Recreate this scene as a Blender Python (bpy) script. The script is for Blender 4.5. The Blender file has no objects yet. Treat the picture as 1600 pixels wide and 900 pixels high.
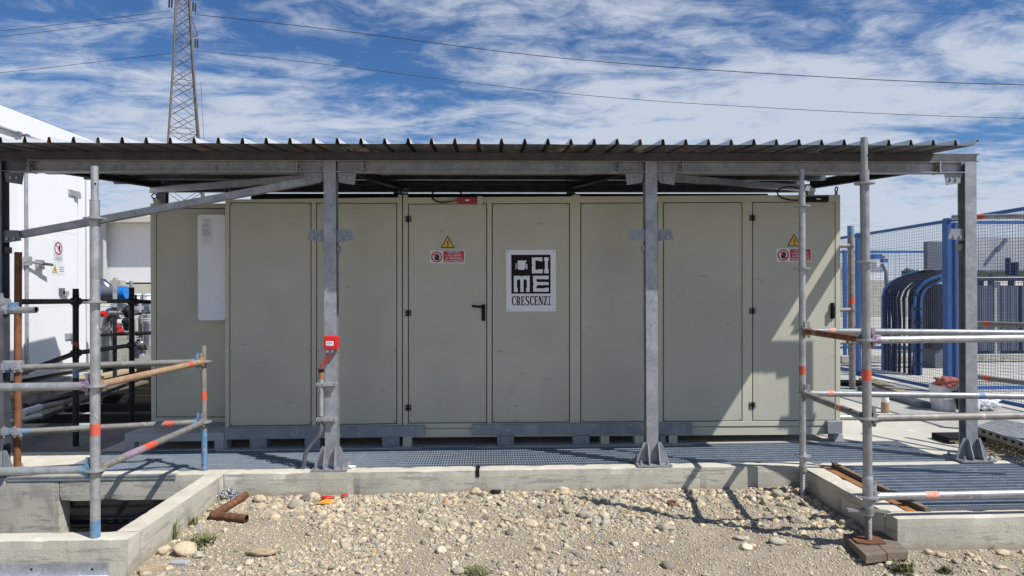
import bpy, math, random
import numpy as np
from mathutils import Vector, Matrix, noise
R = math.radians
random.seed(7); rng = np.random.default_rng(7)
scene = bpy.context.scene
COL = scene.collection

# ---------------------------------------------------------------- camera
F = 1600*24/36; YAW = 0.036; ROLL = 0.005; EYE = 1.44
cam_d = bpy.data.cameras.new("camera"); cam_d.lens = 24; cam_d.sensor_width = 36
cam_d.shift_y = 10/1600; cam_d.clip_start = 0.05; cam_d.clip_end = 2000
cam = bpy.data.objects.new("camera", cam_d); COL.objects.link(cam)
cam.matrix_world = (Matrix.Translation((0, 0, EYE)) @ Matrix.Rotation(-YAW, 4, 'Z')
                    @ Matrix.Rotation(R(90), 4, 'X') @ Matrix.Rotation(-ROLL, 4, 'Z'))
scene.camera = cam

# ---------------------------------------------------------------- light
SUN = Vector((0.66, -0.445, 1.0)).normalized()          # towards the sun
sun_elev = math.asin(SUN.z); sun_az = math.atan2(SUN.x, SUN.y)
ld = bpy.data.lights.new("sun", 'SUN'); ld.energy = 5.0; ld.angle = R(0.53); ld.color = (1.0, .955, .89)
lo = bpy.data.objects.new("sun", ld); COL.objects.link(lo)
lo.rotation_euler = SUN.to_track_quat('Z', 'Y').to_euler(); lo.location = SUN*50

w = bpy.data.worlds.new("World"); scene.world = w; w.use_nodes = True
nt = w.node_tree; nt.nodes.clear()
def wn(t, **k):
    n = nt.nodes.new(t)
    for a, b in k.items(): setattr(n, a, b)
    return n
def lk(a, b): nt.links.new(a, b)
def wmath(op, a, b=None, c=None):
    n = wn('ShaderNodeMath', operation=op)
    for i, v in enumerate((a, b, c)):
        if v is None: continue
        if isinstance(v, (int, float)): n.inputs[i].default_value = v
        else: lk(v, n.inputs[i])
    return n.outputs[0]
sky = wn('ShaderNodeTexSky', sky_type='NISHITA'); sky.sun_disc = False
sky.sun_elevation = sun_elev; sky.sun_rotation = sun_az
sky.air_density = 1.0; sky.dust_density = 0.6; sky.ozone_density = 2.2
geo = wn('ShaderNodeTexCoord'); sep = wn('ShaderNodeSeparateXYZ'); lk(geo.outputs['Generated'], sep.inputs[0])
zc = wmath('MAXIMUM', sep.outputs[2], 0.0); zz = wmath('ADD', zc, 0.10)
u = wmath('DIVIDE', sep.outputs[0], zz); v = wmath('DIVIDE', sep.outputs[1], zz)
cmb = wn('ShaderNodeCombineXYZ'); lk(u, cmb.inputs[0]); lk(v, cmb.inputs[1])
def wnoise(scale, sx, sy, rot, detail, rough, dist, loc=(0, 0, 0), src=None):
    m = wn('ShaderNodeMapping'); m.inputs['Scale'].default_value = (sx, sy, 1); m.inputs['Rotation'].default_value = (0, 0, R(rot)); m.inputs['Location'].default_value = loc
    lk(src or cmb.outputs[0], m.inputs[0])
    n = wn('ShaderNodeTexNoise'); n.inputs['Scale'].default_value = scale; n.inputs['Detail'].default_value = detail
    n.inputs['Roughness'].default_value = rough; n.inputs['Distortion'].default_value = dist
    lk(m.outputs[0], n.inputs[0]); return n.outputs[0]
big = wnoise(0.55, 1, 1.5, 20, 3, .5, .3, (3.1, 1.7, 0))
wis = wnoise(1.9, .9, 1.75, 28, 11, .66, .8, (0.3, 5.2, 0))
alt = wnoise(6.5, 1, 1.3, -30, 7, .62, .7, (1.0, 2.0, 0))
s = wmath('MULTIPLY', big, 1.0); s = wmath('MULTIPLY_ADD', wis, .9, s); s = wmath('MULTIPLY_ADD', alt, .48, s)
hz = wn('ShaderNodeMapRange'); lk(sep.outputs[2], hz.inputs[0]); hz.inputs[1].default_value = 0.0; hz.inputs[2].default_value = .46
hz.inputs[3].default_value = .31; hz.inputs[4].default_value = -.17
s = wmath('ADD', s, hz.outputs[0])
rp = wn('ShaderNodeMapRange', interpolation_type='SMOOTHSTEP'); lk(s, rp.inputs[0]); rp.inputs[1].default_value = 1.03; rp.inputs[2].default_value = 1.40; rp.inputs[4].default_value = .9
mx = wn('ShaderNodeMix', data_type='RGBA'); lk(rp.outputs[0], mx.inputs[0])
tint = wn('ShaderNodeMix', data_type='RGBA', blend_type='MULTIPLY'); tint.inputs[0].default_value = 1
lk(sky.outputs[0], tint.inputs[6]); tint.inputs[7].default_value = (.56, .90, 1.30, 1)
lk(tint.outputs[2], mx.inputs[6]); mx.inputs[7].default_value = (7.9, 8.7, 10.1, 1)
bg = wn('ShaderNodeBackground'); bg.inputs[1].default_value = 0.064; lk(mx.outputs[2], bg.inputs[0])
out = wn('ShaderNodeOutputWorld'); lk(bg.outputs[0], out.inputs[0])

vs = scene.view_settings; vs.view_transform = 'Standard'; vs.look = 'None'; vs.gamma = 1; vs.exposure = 0.25
vs.use_curve_mapping = False
scene.cycles.max_bounces = 6; scene.cycles.diffuse_bounces = 4; scene.cycles.caustics_reflective = False; scene.cycles.caustics_refractive = False

# ---------------------------------------------------------------- picture point -> place in the world at a stated real distance
def ray(px, py):
    xr = (px-800)/F; yu = (460-py)/F
    c, s = math.cos(ROLL), math.sin(ROLL)
    y = yu*c - xr*s; x = xr*c + yu*s
    return Vector((x*math.cos(YAW)+math.sin(YAW), -x*math.sin(YAW)+math.cos(YAW), y))
def P(px, py, Y): r = ray(px, py); return Vector((0, 0, EYE)) + r*(Y/r.y)
def PD(px, py, d): return Vector((0, 0, EYE)) + ray(px, py)*d
def PZ(px, py, z): r = ray(px, py); return Vector((0, 0, EYE)) + r*((z-EYE)/r.z)
def PX(px, py, X): r = ray(px, py); return Vector((0, 0, EYE)) + r*(X/r.x)

# ---------------------------------------------------------------- materials
MATS = {}
X_SPLASH = PZ(350, 740.5, 0).x
def mat(name, c1, c2=None, scale=6, rough=.6, metal=0.0, bump=.15, bscale=60, over=(), stretch=(1, 1, 1), detail=6, rvar=.12, bdist=.004, tintattr=None, vor=None):
    m = bpy.data.materials.new(name); m.use_nodes = True; n = m.node_tree; n.nodes.clear(); L = n.links.new
    def N(t, **k):
        q = n.nodes.new(t)
        for a, b in k.items(): setattr(q, a, b)
        return q
    o = N('ShaderNodeOutputMaterial'); b = N('ShaderNodeBsdfPrincipled'); L(b.outputs[0], o.inputs[0])
    g = N('ShaderNodeNewGeometry')
    def nz(sc, st=(1, 1, 1), det=6, dist=0, ro=.55, loc=(0, 0, 0)):
        mp = N('ShaderNodeMapping'); mp.inputs['Scale'].default_value = st; mp.inputs['Location'].default_value = loc
        L(g.outputs['Position'], mp.inputs[0])
        t = N('ShaderNodeTexNoise'); t.inputs['Scale'].default_value = sc; t.inputs['Detail'].default_value = det; t.inputs['Distortion'].default_value = dist; t.inputs['Roughness'].default_value = ro
        L(mp.outputs[0], t.inputs[0]); return t.outputs[0]
    def rampf(src, a, bb):
        q = N('ShaderNodeMapRange', interpolation_type='SMOOTHSTEP'); L(src, q.inputs[0]); q.inputs[1].default_value = a; q.inputs[2].default_value = bb; return q.outputs[0]
    base = N('ShaderNodeMix', data_type='RGBA'); c2 = c2 or tuple(x*.86 for x in c1)
    L(rampf(nz(scale, stretch, detail, .3), .3, .7), base.inputs[0]); base.inputs[6].default_value = (*c1, 1); base.inputs[7].default_value = (*c2, 1)
    col = base.outputs[2]
    if vor:
        vt = N('ShaderNodeTexVoronoi'); vt.inputs['Scale'].default_value = vor[0]; L(g.outputs['Position'], vt.inputs[0])
        hs = N('ShaderNodeMix', data_type='RGBA', blend_type='MULTIPLY'); hs.inputs[0].default_value = vor[1]
        bw = N('ShaderNodeRGBToBW'); L(vt.outputs['Color'], bw.inputs[0]); cb = N('ShaderNodeMapRange'); L(bw.outputs[0], cb.inputs[0]); cb.inputs[3].default_value = .5; cb.inputs[4].default_value = 1.25
        cc = N('ShaderNodeCombineColor'); [L(cb.outputs[0], cc.inputs[i]) for i in range(3)]
        L(col, hs.inputs[6]); L(cc.outputs[0], hs.inputs[7]); col = hs.outputs[2]
    if tintattr:
        at = N('ShaderNodeAttribute'); at.attribute_name = tintattr
        hs = N('ShaderNodeMix', data_type='RGBA', blend_type='MULTIPLY'); hs.inputs[0].default_value = 1
        L(col, hs.inputs[6]); L(at.outputs['Color'], hs.inputs[7]); col = hs.outputs[2]
    for k, ov in enumerate(over):
        c, sc, a, bb = ov[:4]; st = ov[4] if len(ov) > 4 else (1, 1, 1)
        mm = N('ShaderNodeMix', data_type='RGBA'); L(rampf(nz(sc, st, 7, .2, .62, (k*7.3+3, k*3.1, k)), a, bb), mm.inputs[0]); L(col, mm.inputs[6]); mm.inputs[7].default_value = (*c, 1); col = mm.outputs[2]
    L(col, b.inputs['Base Color'])
    b.inputs['Metallic'].default_value = metal
    rr = N('ShaderNodeMapRange'); L(nz(scale*2.3, stretch, 5), rr.inputs[0]); rr.inputs[3].default_value = max(.02, rough-rvar); rr.inputs[4].default_value = min(1, rough+rvar); L(rr.outputs[0], b.inputs['Roughness'])
    if bump:
        bp = N('ShaderNodeBump'); bp.inputs['Strength'].default_value = bump; bp.inputs['Distance'].default_value = bdist
        L(nz(bscale, (1, 1, 1), 8, 0, .6), bp.inputs['Height']); L(bp.outputs[0], b.inputs['Normal'])
    if name in ('ink', 'black', 'blackmatte', 'gasket', 'steel_dark', 'pit_shaded', 'scaf_black'): b.inputs['Specular IOR Level'].default_value = .12
    MATS[name] = m; return m

RUST = (.16, .062, .025)
mat('galv', (.37, .39, .42), (.26, .28, .31), 9, .42, .35, .1, 90, over=[((.42, .44, .46), 14, .6, .72), ((.12, .125, .14), 5, .62, .75, (1, 1, .4))], vor=(70, .35))
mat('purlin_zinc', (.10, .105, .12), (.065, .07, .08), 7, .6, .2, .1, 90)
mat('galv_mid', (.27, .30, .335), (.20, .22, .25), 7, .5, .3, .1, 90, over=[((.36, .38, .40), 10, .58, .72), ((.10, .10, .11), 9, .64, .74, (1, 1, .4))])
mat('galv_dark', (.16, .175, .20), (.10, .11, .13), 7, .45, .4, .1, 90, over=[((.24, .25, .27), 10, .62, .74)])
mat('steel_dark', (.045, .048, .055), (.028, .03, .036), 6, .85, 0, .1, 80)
mat('scaf', (.44, .455, .46), (.30, .315, .33), 14, .42, .5, .15, 120, over=[((.22, .22, .22), 24, .62, .72), ((.60, .60, .58), 20, .62, .7)])
mat('scaf_mid', (.33, .335, .335), (.23, .24, .25), 14, .45, .45, .2, 120, over=[((.16, .16, .165), 24, .62, .72), ((.45, .45, .44), 20, .64, .72), ((.30, .22, .16), 11, .70, .78)])
mat('scaf_old', (.27, .26, .24), (.19, .185, .18), 12, .6, .3, .3, 120, over=[((.42, .40, .36), 18, .58, .7), ((.22, .12, .07), 14, .66, .75)])
mat('scaf_tan', (.40, .27, .16), (.30, .20, .13), 16, .7, .1, .3, 120, over=[((.18, .10, .06), 20, .62, .72), ((.42, .38, .33), 12, .62, .72)])
mat('scaf_rust', RUST, (.24, .10, .045), 14, .8, .1, .4, 120, over=[((.07, .035, .025), 18, .55, .7), ((.34, .3, .27), 30, .7, .76)])
mat('scaf_black', (.035, .035, .038), (.02, .02, .022), 12, .45, .2, .15, 120, over=[((.10, .09, .085), 20, .64, .72)])
mat('scaf_blue', (.07, .20, .42), (.20, .29, .38), 16, .55, .2, .2, 120, over=[((.36, .37, .37), 22, .55, .7)])
mat('scaf_violet', (.28, .17, .30), (.30, .26, .28), 20, .6, .1, .2, 120)
mat('tape_red', (.66, .10, .05), (.50, .09, .06), 40, .6, 0, .1, 100, over=[((.35, .12, .09), 60, .62, .7)])
mat('tape_pale', (.62, .45, .38), (.66, .20, .13), 60, .7, 0, .1, 100)
mat('beige', (.475, .475, .395), (.425, .425, .36), 1.6, .34, 0, .12, 2.2, rvar=.06, over=[((.29, .30, .26), 2.6, .60, .80, (1, 1, .5)), ((.20, .205, .185), 6, .655, .76, (.6, 1, 2.5)), ((.47, .46, .41), 3.1, .62, .78, (2.2, 1, .35))], bdist=.002)
mat('beige_frame', (.52, .515, .415), (.475, .475, .385), 2.2, .42, 0, .03, 30, rvar=.06, over=[((.22, .22, .19), 11, .74, .82, (1, 1, 1.5))], bdist=.002)
mat('gasket', (.012, .012, .012), rough=.7)
mat('black', (.015, .015, .017), rough=.45)
mat('blackmatte', (.018, .018, .02), rough=.8)
mat('concrete', (.475, .46, .39), (.39, .378, .325), 3.2, .9, 0, .55, 70, bdist=.006,
    over=[((.25, .24, .215), 4, .52, .72, (1.2, 1.2, .5)), ((.30, .29, .26), 11, .55, .64, (.35, .35, 2.2)), ((.53, .505, .455), 2.3, .56, .70), ((.29, .275, .25), 7, .60, .66, (.25, .25, 4)), ((.13, .12, .105), 38, .70, .73), ((.33, .27, .19), 3.3, .68, .80, (1.6, 1.6, .25))])
def weather(name, joints=True):
    """shrinkage cracks, blow holes and board joints of cast concrete"""
    m = MATS[name]; n = m.node_tree; L = n.links.new; b = [q for q in n.nodes if q.type == 'BSDF_PRINCIPLED'][0]
    src = b.inputs['Base Color'].links[0].from_socket
    g = n.nodes.new('ShaderNodeNewGeometry'); 
    def mapped(sc, warp=0):
        mp = n.nodes.new('ShaderNodeMapping'); mp.inputs['Scale'].default_value = sc
        if warp:
            nn = n.nodes.new('ShaderNodeTexNoise'); nn.inputs['Scale'].default_value = 5; nn.inputs['Detail'].default_value = 5; L(g.outputs['Position'], nn.inputs[0])
            va = n.nodes.new('ShaderNodeVectorMath'); va.operation = 'MULTIPLY_ADD'; L(nn.outputs['Color'], va.inputs[0]); va.inputs[1].default_value = (warp,)*3; L(g.outputs['Position'], va.inputs[2]); L(va.outputs[0], mp.inputs[0])
        else: L(g.outputs['Position'], mp.inputs[0])
        return mp.outputs[0]
    def vor(v, scale, feat):
        t = n.nodes.new('ShaderNodeTexVoronoi'); t.feature = feat; t.inputs['Scale'].default_value = scale; L(v, t.inputs['Vector']); return t.outputs['Distance']
    def ramp(x, a, c, lo, hi):
        q = n.nodes.new('ShaderNodeMapRange'); L(x, q.inputs[0]); q.inputs[1].default_value = a; q.inputs[2].default_value = c; q.inputs[3].default_value = lo; q.inputs[4].default_value = hi; return q.outputs[0]
    crack = ramp(vor(mapped((.55, .55, .9), .35), 1.1, 'DISTANCE_TO_EDGE'), 0, .005, .22, 0)
    holes = ramp(vor(mapped((1, 1, 1)), 21, 'F1'), .06, .10, .85, 0)
    for f, c in ((crack, (.10, .095, .085)), (holes, (.13, .12, .11))):
        mm = n.nodes.new('ShaderNodeMix'); mm.data_type = 'RGBA'; L(f, mm.inputs[0]); L(src, mm.inputs[6]); mm.inputs[7].default_value = (*c, 1); src = mm.outputs[2]
    # soil splashed along the foot
    sp = n.nodes.new('ShaderNodeSeparateXYZ'); L(g.outputs['Position'], sp.inputs[0]); nn = n.nodes.new('ShaderNodeTexNoise'); nn.inputs['Scale'].default_value = 9; nn.inputs['Detail'].default_value = 6; L(g.outputs['Position'], nn.inputs[0])
    ad = n.nodes.new('ShaderNodeMath'); ad.operation = 'MULTIPLY_ADD'; L(nn.outputs[0], ad.inputs[0]); ad.inputs[1].default_value = -.12; L(sp.outputs[2], ad.inputs[2])
    f0 = ramp(ad.outputs[0], -.255, -.20, .75, 0); fx = ramp(sp.outputs[0], X_SPLASH-.02, X_SPLASH-.01, 0, 1)
    fm = n.nodes.new('ShaderNodeMath'); fm.operation = 'MULTIPLY'; L(f0, fm.inputs[0]); L(fx, fm.inputs[1]); f = fm.outputs[0]; mm = n.nodes.new('ShaderNodeMix'); mm.data_type = 'RGBA'; L(f, mm.inputs[0]); L(src, mm.inputs[6]); mm.inputs[7].default_value = (.30, .25, .18, 1); src = mm.outputs[2]
    L(src, b.inputs['Base Color'])
mat('concrete_sunlit', (.57, .54, .46), (.48, .455, .385), 4, .92, 0, .4, 90, bdist=.004, over=[((.36, .34, .30), 5, .66, .8), ((.70, .67, .6), 9, .6, .7)])  # paler copy of the concrete, sunlight on the tops put into the colour
weather('concrete')
mat('yard', (.50, .485, .43), (.42, .405, .36), 1.4, .93, 0, .35, 60, bdist=.004, over=[((.30, .285, .25), 2.4, .62, .78), ((.60, .58, .53), 5, .6, .72)])
mat('floor_shaded', (.16, .155, .15), (.10, .10, .10), 2, .9, 0, .3, 50)  # concrete floor in shade, the shade put into its colour
mat('pit_shaded', (.03, .028, .026), rough=.95)  # near-black: deep shade of the pit painted as colour
mat('dirt', (.43, .37, .28), (.33, .28, .205), 3.5, .97, 0, 1.0, 160, bdist=.014, over=[((.46, .41, .33), 20, .55, .68), ((.24, .205, .16), 55, .62, .72), ((.27, .25, .22), 1.3, .60, .74)])
mat('stone', (.93, .89, .80), (.70, .66, .59), 60, .85, 0, .35, 220, tintattr='tint', bdist=.003, over=[])
mat('white_paint', (.74, .75, .775), (.71, .72, .745), 2, .4, 0, .02, 20, rvar=.05)
mat('white_plate', (.76, .80, .87), (.72, .76, .84), 3, .35, 0, .02, 20, rvar=.05)
mat('sign_white', (.72, .74, .78), rough=.35, bump=0)
mat('sign_red', (.45, .018, .03), rough=.35, bump=0)
mat('sign_yellow', (.72, .46, .03), rough=.35, bump=0)
mat('ink', (.01, .01, .012), rough=.4, bump=0)
mat('ink_grey', (.30, .32, .36), rough=.5, bump=0)
mat('red_plastic', (.62, .018, .02), (.5, .015, .02), 10, .35, 0, .02)
mat('red_box', (.33, .02, .03), (.26, .02, .03), 10, .45, 0, .02)
mat('blue_wire_shaded', (.014, .055, .17), (.012, .045, .14), 4, .5, 0, 0)  # same blue as the frames, darkened in colour for its backlit, shaded look
mat('blue_paint', (.018, .085, .28), (.025, .11, .33), 4, .5, 0, .05, over=[((.04, .09, .19), 8, .60, .8), ((.16, .22, .32), 23, .68, .76)])
mat('blue_cap', (.01, .19, .62), rough=.4)
mat('stainless', (.62, .62, .62), (.5, .5, .5), 4, .22, .95, .05, 20)
mat('grey_paint', (.13, .145, .17), (.10, .115, .14), 2, .5, 0, .05)
mat('grey_light', (.42, .43, .44), (.36, .37, .38), 2, .5, 0, .05)
mat('far_white', (.66, .66, .68), (.62, .62, .64), 1, .7, 0, .02, 5)
mat('far_beige', (.46, .44, .38), (.40, .38, .33), 1, .8, 0, .05, 5)
mat('wood', (.20, .155, .115), (.12, .095, .075), 7, .85, 0, .5, 60, stretch=(1, 6, 6), over=[((.28, .23, .18), 8, .6, .7, (1, 8, 8))])
mat('wood_pale', (.42, .33, .21), (.33, .25, .15), 7, .85, 0, .4, 60, stretch=(1, 8, 8))
mat('pipe_rust', (.17, .07, .035), (.10, .045, .025), 20, .85, .1, .5, 140, over=[((.28, .13, .06), 30, .55, .66)])
mat('rust_bright', (.34, .15, .05), (.22, .10, .04), 14, .85, 0, .4, 90, over=[((.14, .06, .03), 12, .6, .7)])
mat('grating', (.37, .43, .50), (.28, .34, .41), 10, .4, .3, .05, 60)
mat('weed', (.085, .115, .04), (.20, .19, .09), 30, .8, 0, 0)
mat('rag', (.42, .12, .10), (.30, .09, .08), 14, .95, 0, .6, 60, over=[((.55, .45, .40), 18, .62, .7)])
mat('plastic_white', (.72, .73, .76), (.6, .62, .68), 14, .4, 0, .8, 30)
mat('orange', (.85, .35, .03), (.75, .28, .03), 20, .5)
mat('lattice', (.10, .095, .095), (.15, .115, .095), .5, .7, .2, 0)
mat('leaf_far', (.05, .08, .03), (.08, .10, .04), 3, .9)
# roof underside: zinc with its shade painted in, rust patches that differ from pan to pan
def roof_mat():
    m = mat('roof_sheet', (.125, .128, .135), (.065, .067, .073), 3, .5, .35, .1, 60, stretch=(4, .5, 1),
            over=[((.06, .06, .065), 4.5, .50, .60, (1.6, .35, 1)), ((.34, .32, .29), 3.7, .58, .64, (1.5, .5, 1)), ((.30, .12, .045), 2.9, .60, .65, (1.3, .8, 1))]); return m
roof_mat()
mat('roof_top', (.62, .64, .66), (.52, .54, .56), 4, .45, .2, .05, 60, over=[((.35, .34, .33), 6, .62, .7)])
# ---------------------------------------------------------------- mesh builder
class MB:
    def __init__(s): s.v = []; s.f = []; s.m = []; s.sm = []; s.mats = []
    def mi(s, m):
        if m not in s.mats: s.mats.append(m)
        return s.mats.index(m)
    def add(s, vs, fs, m, smooth=False):
        o = len(s.v); s.v += [tuple(x) for x in vs]; k = s.mi(m)
        for f in fs: s.f.append(tuple(i+o for i in f)); s.m.append(k); s.sm.append(smooth)
        return s
    def box(s, a, b, m='galv'):
        x0, x1 = sorted((a[0], b[0])); y0, y1 = sorted((a[1], b[1])); z0, z1 = sorted((a[2], b[2]))
        return s.add([(x0, y0, z0), (x1, y0, z0), (x1, y1, z0), (x0, y1, z0), (x0, y0, z1), (x1, y0, z1), (x1, y1, z1), (x0, y1, z1)],
                     [(0, 3, 2, 1), (4, 5, 6, 7), (0, 1, 5, 4), (1, 2, 6, 5), (2, 3, 7, 6), (3, 0, 4, 7)], m)
    def prism(s, pts, off, m='galv'):
        off = Vector(off); n = len(pts); pts = [Vector(p) for p in pts]; b = [p+off for p in pts]
        nrm = Vector((0, 0, 0))
        for i in range(n): nrm += pts[i].cross(pts[(i+1) % n])
        flip = nrm.dot(off) > 0
        fs = [tuple(range(n)), tuple(range(2*n-1, n-1, -1))] + [(i, i+n, (i+1) % n+n, (i+1) % n) for i in range(n)]
        if flip: fs = [tuple(reversed(f)) for f in fs]
        return s.add(pts+b, fs, m)
    def beam(s, a, b, wdt, hgt, m='galv', up=(0, 0, 1)):
        a = Vector(a); b = Vector(b); d = (b-a).normalized(); r = d.cross(Vector(up)).normalized(); u = r.cross(d)
        q = [a+r*x*wdt/2+u*z*hgt/2 for x, z in ((-1, -1), (1, -1), (1, 1), (-1, 1))]
        return s.prism(q, b-a, m)
    def tube(s, pts, r, m='scaf', n=14, cap=True, smooth=True):
        pts = [Vector(p) for p in pts]; k = len(pts); rs = r if isinstance(r, (list, tuple)) else [r]*k
        t0 = (pts[1]-pts[0]).normalized(); a = t0.orthogonal().normalized(); vs = []
        for i, p in enumerate(pts):
            t = ((pts[min(i+1, k-1)]-pts[max(i-1, 0)])).normalized()
            a = (a - t*a.dot(t)).normalized(); b = t.cross(a)
            vs += [p+(a*math.cos(6.28318*j/n)+b*math.sin(6.28318*j/n))*rs[i] for j in range(n)]
        fs = [(i*n+j, i*n+(j+1) % n, (i+1)*n+(j+1) % n, (i+1)*n+j) for i in range(k-1) for j in range(n)]
        s.add(vs, fs, m, smooth)
        if cap:
            s.add(vs[:n], [tuple(reversed(range(n)))], m); s.add(vs[-n:], [tuple(range(n))], m)
        return s
    def disc(s, c, r, th, m='scaf', ax=(0, 0, 1), n=20):
        c = Vector(c); ax = Vector(ax).normalized(); return s.tube([c-ax*th/2, c+ax*th/2], r, m, n, True, False)
    def torus(s, c, R_, r, m, ax=(0, 1, 0), n=20, k=8, sx=1, sz=1):
        c = Vector(c); ax = Vector(ax).normalized(); a = ax.orthogonal().normalized(); b = ax.cross(a)
        if abs(ax.y) > .9: a = Vector((1, 0, 0)); b = Vector((0, 0, 1))
        vs = []
        for i in range(n):
            t = 6.28318*i/n; d = a*math.cos(t)*sx+b*math.sin(t)*sz
            for j in range(k):
                q = 6.28318*j/k; vs.append(c+d*R_+(d.normalized()*math.cos(q)+ax*math.sin(q))*r)
        fs = [(i*k+j, ((i+1) % n)*k+j, ((i+1) % n)*k+(j+1) % k, i*k+(j+1) % k) for i in range(n) for j in range(k)]
        return s.add(vs, fs, m, True)
    def blob(s, c, rad, m, seed=0, amp=.25, sub=3, freq=1.0, flat=None):
        vs, fs = ICO[sub]; rad = Vector(rad) if not isinstance(rad, (int, float)) else Vector((rad,)*3); o = []
        for p in vs:
            p = Vector(p); d = 1+amp*noise.noise(p*freq*1.3+Vector((seed*3.7, seed, -seed)))
            q = Vector((p.x*rad.x, p.y*rad.y, p.z*rad.z))*d; o.append(Vector(c)+q)
        return s.add(o, fs, m, True)
    def build(s, name, parent=None, base=(0, 0, 0), **props):
        base = Vector(parent['_base']) if parent is not None and '_base' in parent else Vector(base)
        me = bpy.data.meshes.new(name); me.from_pydata([(Vector(q)-base)[:] for q in s.v], [], s.f)
        for k in s.mats: me.materials.append(MATS[k])
        me.polygons.foreach_set('material_index', s.m); me.polygons.foreach_set('use_smooth', s.sm); me.update()
        o = bpy.data.objects.new(name, me); COL.objects.link(o)
        if parent is not None: o.parent = parent; o['_base'] = tuple(base)
        else: o.location = base
        for k, q in props.items(): o[k] = q
        return o
import bmesh
ICO = {}
for k in (1, 2, 3):
    bm = bmesh.new(); bmesh.ops.create_icosphere(bm, subdivisions=k, radius=1); bm.verts.ensure_lookup_table()
    ICO[k] = ([tuple(q.co) for q in bm.verts], [tuple(q.index for q in f.verts) for f in bm.faces]); bm.free()

def thing(name, base, label, cat, group=None):
    o = bpy.data.objects.new(name, None); COL.objects.link(o); o.location = base; o.empty_display_size = .2
    o['label'] = label; o['category'] = cat; o['_base'] = tuple(base)
    if group: o['group'] = group
    return o
def solo(mb, name, base, label, cat, group=None):
    o = mb.build(name, None, base, label=label, category=cat)
    if group: o['group'] = group
    return o
def struct(mb, name): return mb.build(name, None, (0, 0, 0), kind='structure')
def bevel(o, w_=.003, seg=2):
    b = o.modifiers.new('bevel', 'BEVEL'); b.width = w_; b.segments = seg; b.limit_method = 'ANGLE'; b.angle_limit = R(40); return o

# text as mesh: returns 2D polygons
def text_into(mb, txt, org, ux, uz, height, m, width=None, align='CENTER', th=(0, -.0006, 0)):
    cu = bpy.data.curves.new('lettering', 'FONT'); cu.body = txt; cu.align_x = align; cu.size = 1; cu.resolution_u = 3; cu.offset = .012
    ob = bpy.data.objects.new('lettering', cu); COL.objects.link(ob); bpy.context.view_layer.update()
    me = bpy.data.meshes.new_from_object(ob.evaluated_get(bpy.context.evaluated_depsgraph_get()))
    vs = [q.co.copy() for q in me.vertices]; fs = [tuple(p.vertices) for p in me.polygons]
    bpy.data.objects.remove(ob); bpy.data.curves.remove(cu); bpy.data.meshes.remove(me)
    if not vs: return
    xs = [q.x for q in vs]; wd = max(xs)-min(xs); hs = height/.72; wsx = (width/wd) if width else hs
    org = Vector(org); ux = Vector(ux); uz = Vector(uz)
    mb.add([org+ux*q.x*wsx+uz*q.y*hs+Vector(th) for q in vs], fs, m)

# ================================================================ SETTING
GZ = -0.20                                              # gravel level, slab top is z = 0
X_L = PZ(350, 740.5, 0).x                               # outer face of the left low wall
X_R = PZ(1402, 810.5, 0).x                              # outer face of the right kerb wall
YS = 5.60                                               # front face of slab
def gh(x, y):
    f = max(0, min(1, (x+3.4)/.5, (6.6-x)/.5, (y-1.0)/1.0))
    h = .012*noise.noise(Vector((x*1.1, y*1.3, 0)))+.008*noise.noise(Vector((x*4, y*4, 3)))+.004*noise.noise(Vector((x*13, y*13, 5)))
    pile = .03*max(0, min(1, (y-5.0)/.6))
    return GZ + f*(h+pile*.6) - .03*f*max(0, min(1, (4.4-y)/.6))
def grid_ground():
    xs = [-600, -200, -60, -20, -10, -6, -4.5, -3.7]+list(np.arange(-3.6, 6.7, .035))+[6.9, 7.5, 9, 14, 30, 80, 250, 600]
    ys = [-600, -200, -60, -20, -8, -3, 0, 1, 2]+list(np.arange(2.6, 5.62, .035))+[5.63]
    idx = {}; vs = []; fs = []
    def vid(i, j):
        if (i, j) not in idx: idx[(i, j)] = len(vs); vs.append((xs[i], ys[j], gh(xs[i], ys[j])))
        return idx[(i, j)]
    for i in range(len(xs)-1):
        for j in range(len(ys)-1):
            cx = (xs[i]+xs[i+1])/2; cy = (ys[j]+ys[j+1])/2
            if cy > 4.22 and cx < X_L-.06: continue
            if cy > 4.36 and cx > X_R+.06: continue
            fs.append((vid(i, j), vid(i+1, j), vid(i+1, j+1), vid(i, j+1)))
    mb = MB(); mb.add(vs, fs, 'dirt', True); struct(mb, 'gravel_ground')
grid_ground()

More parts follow.
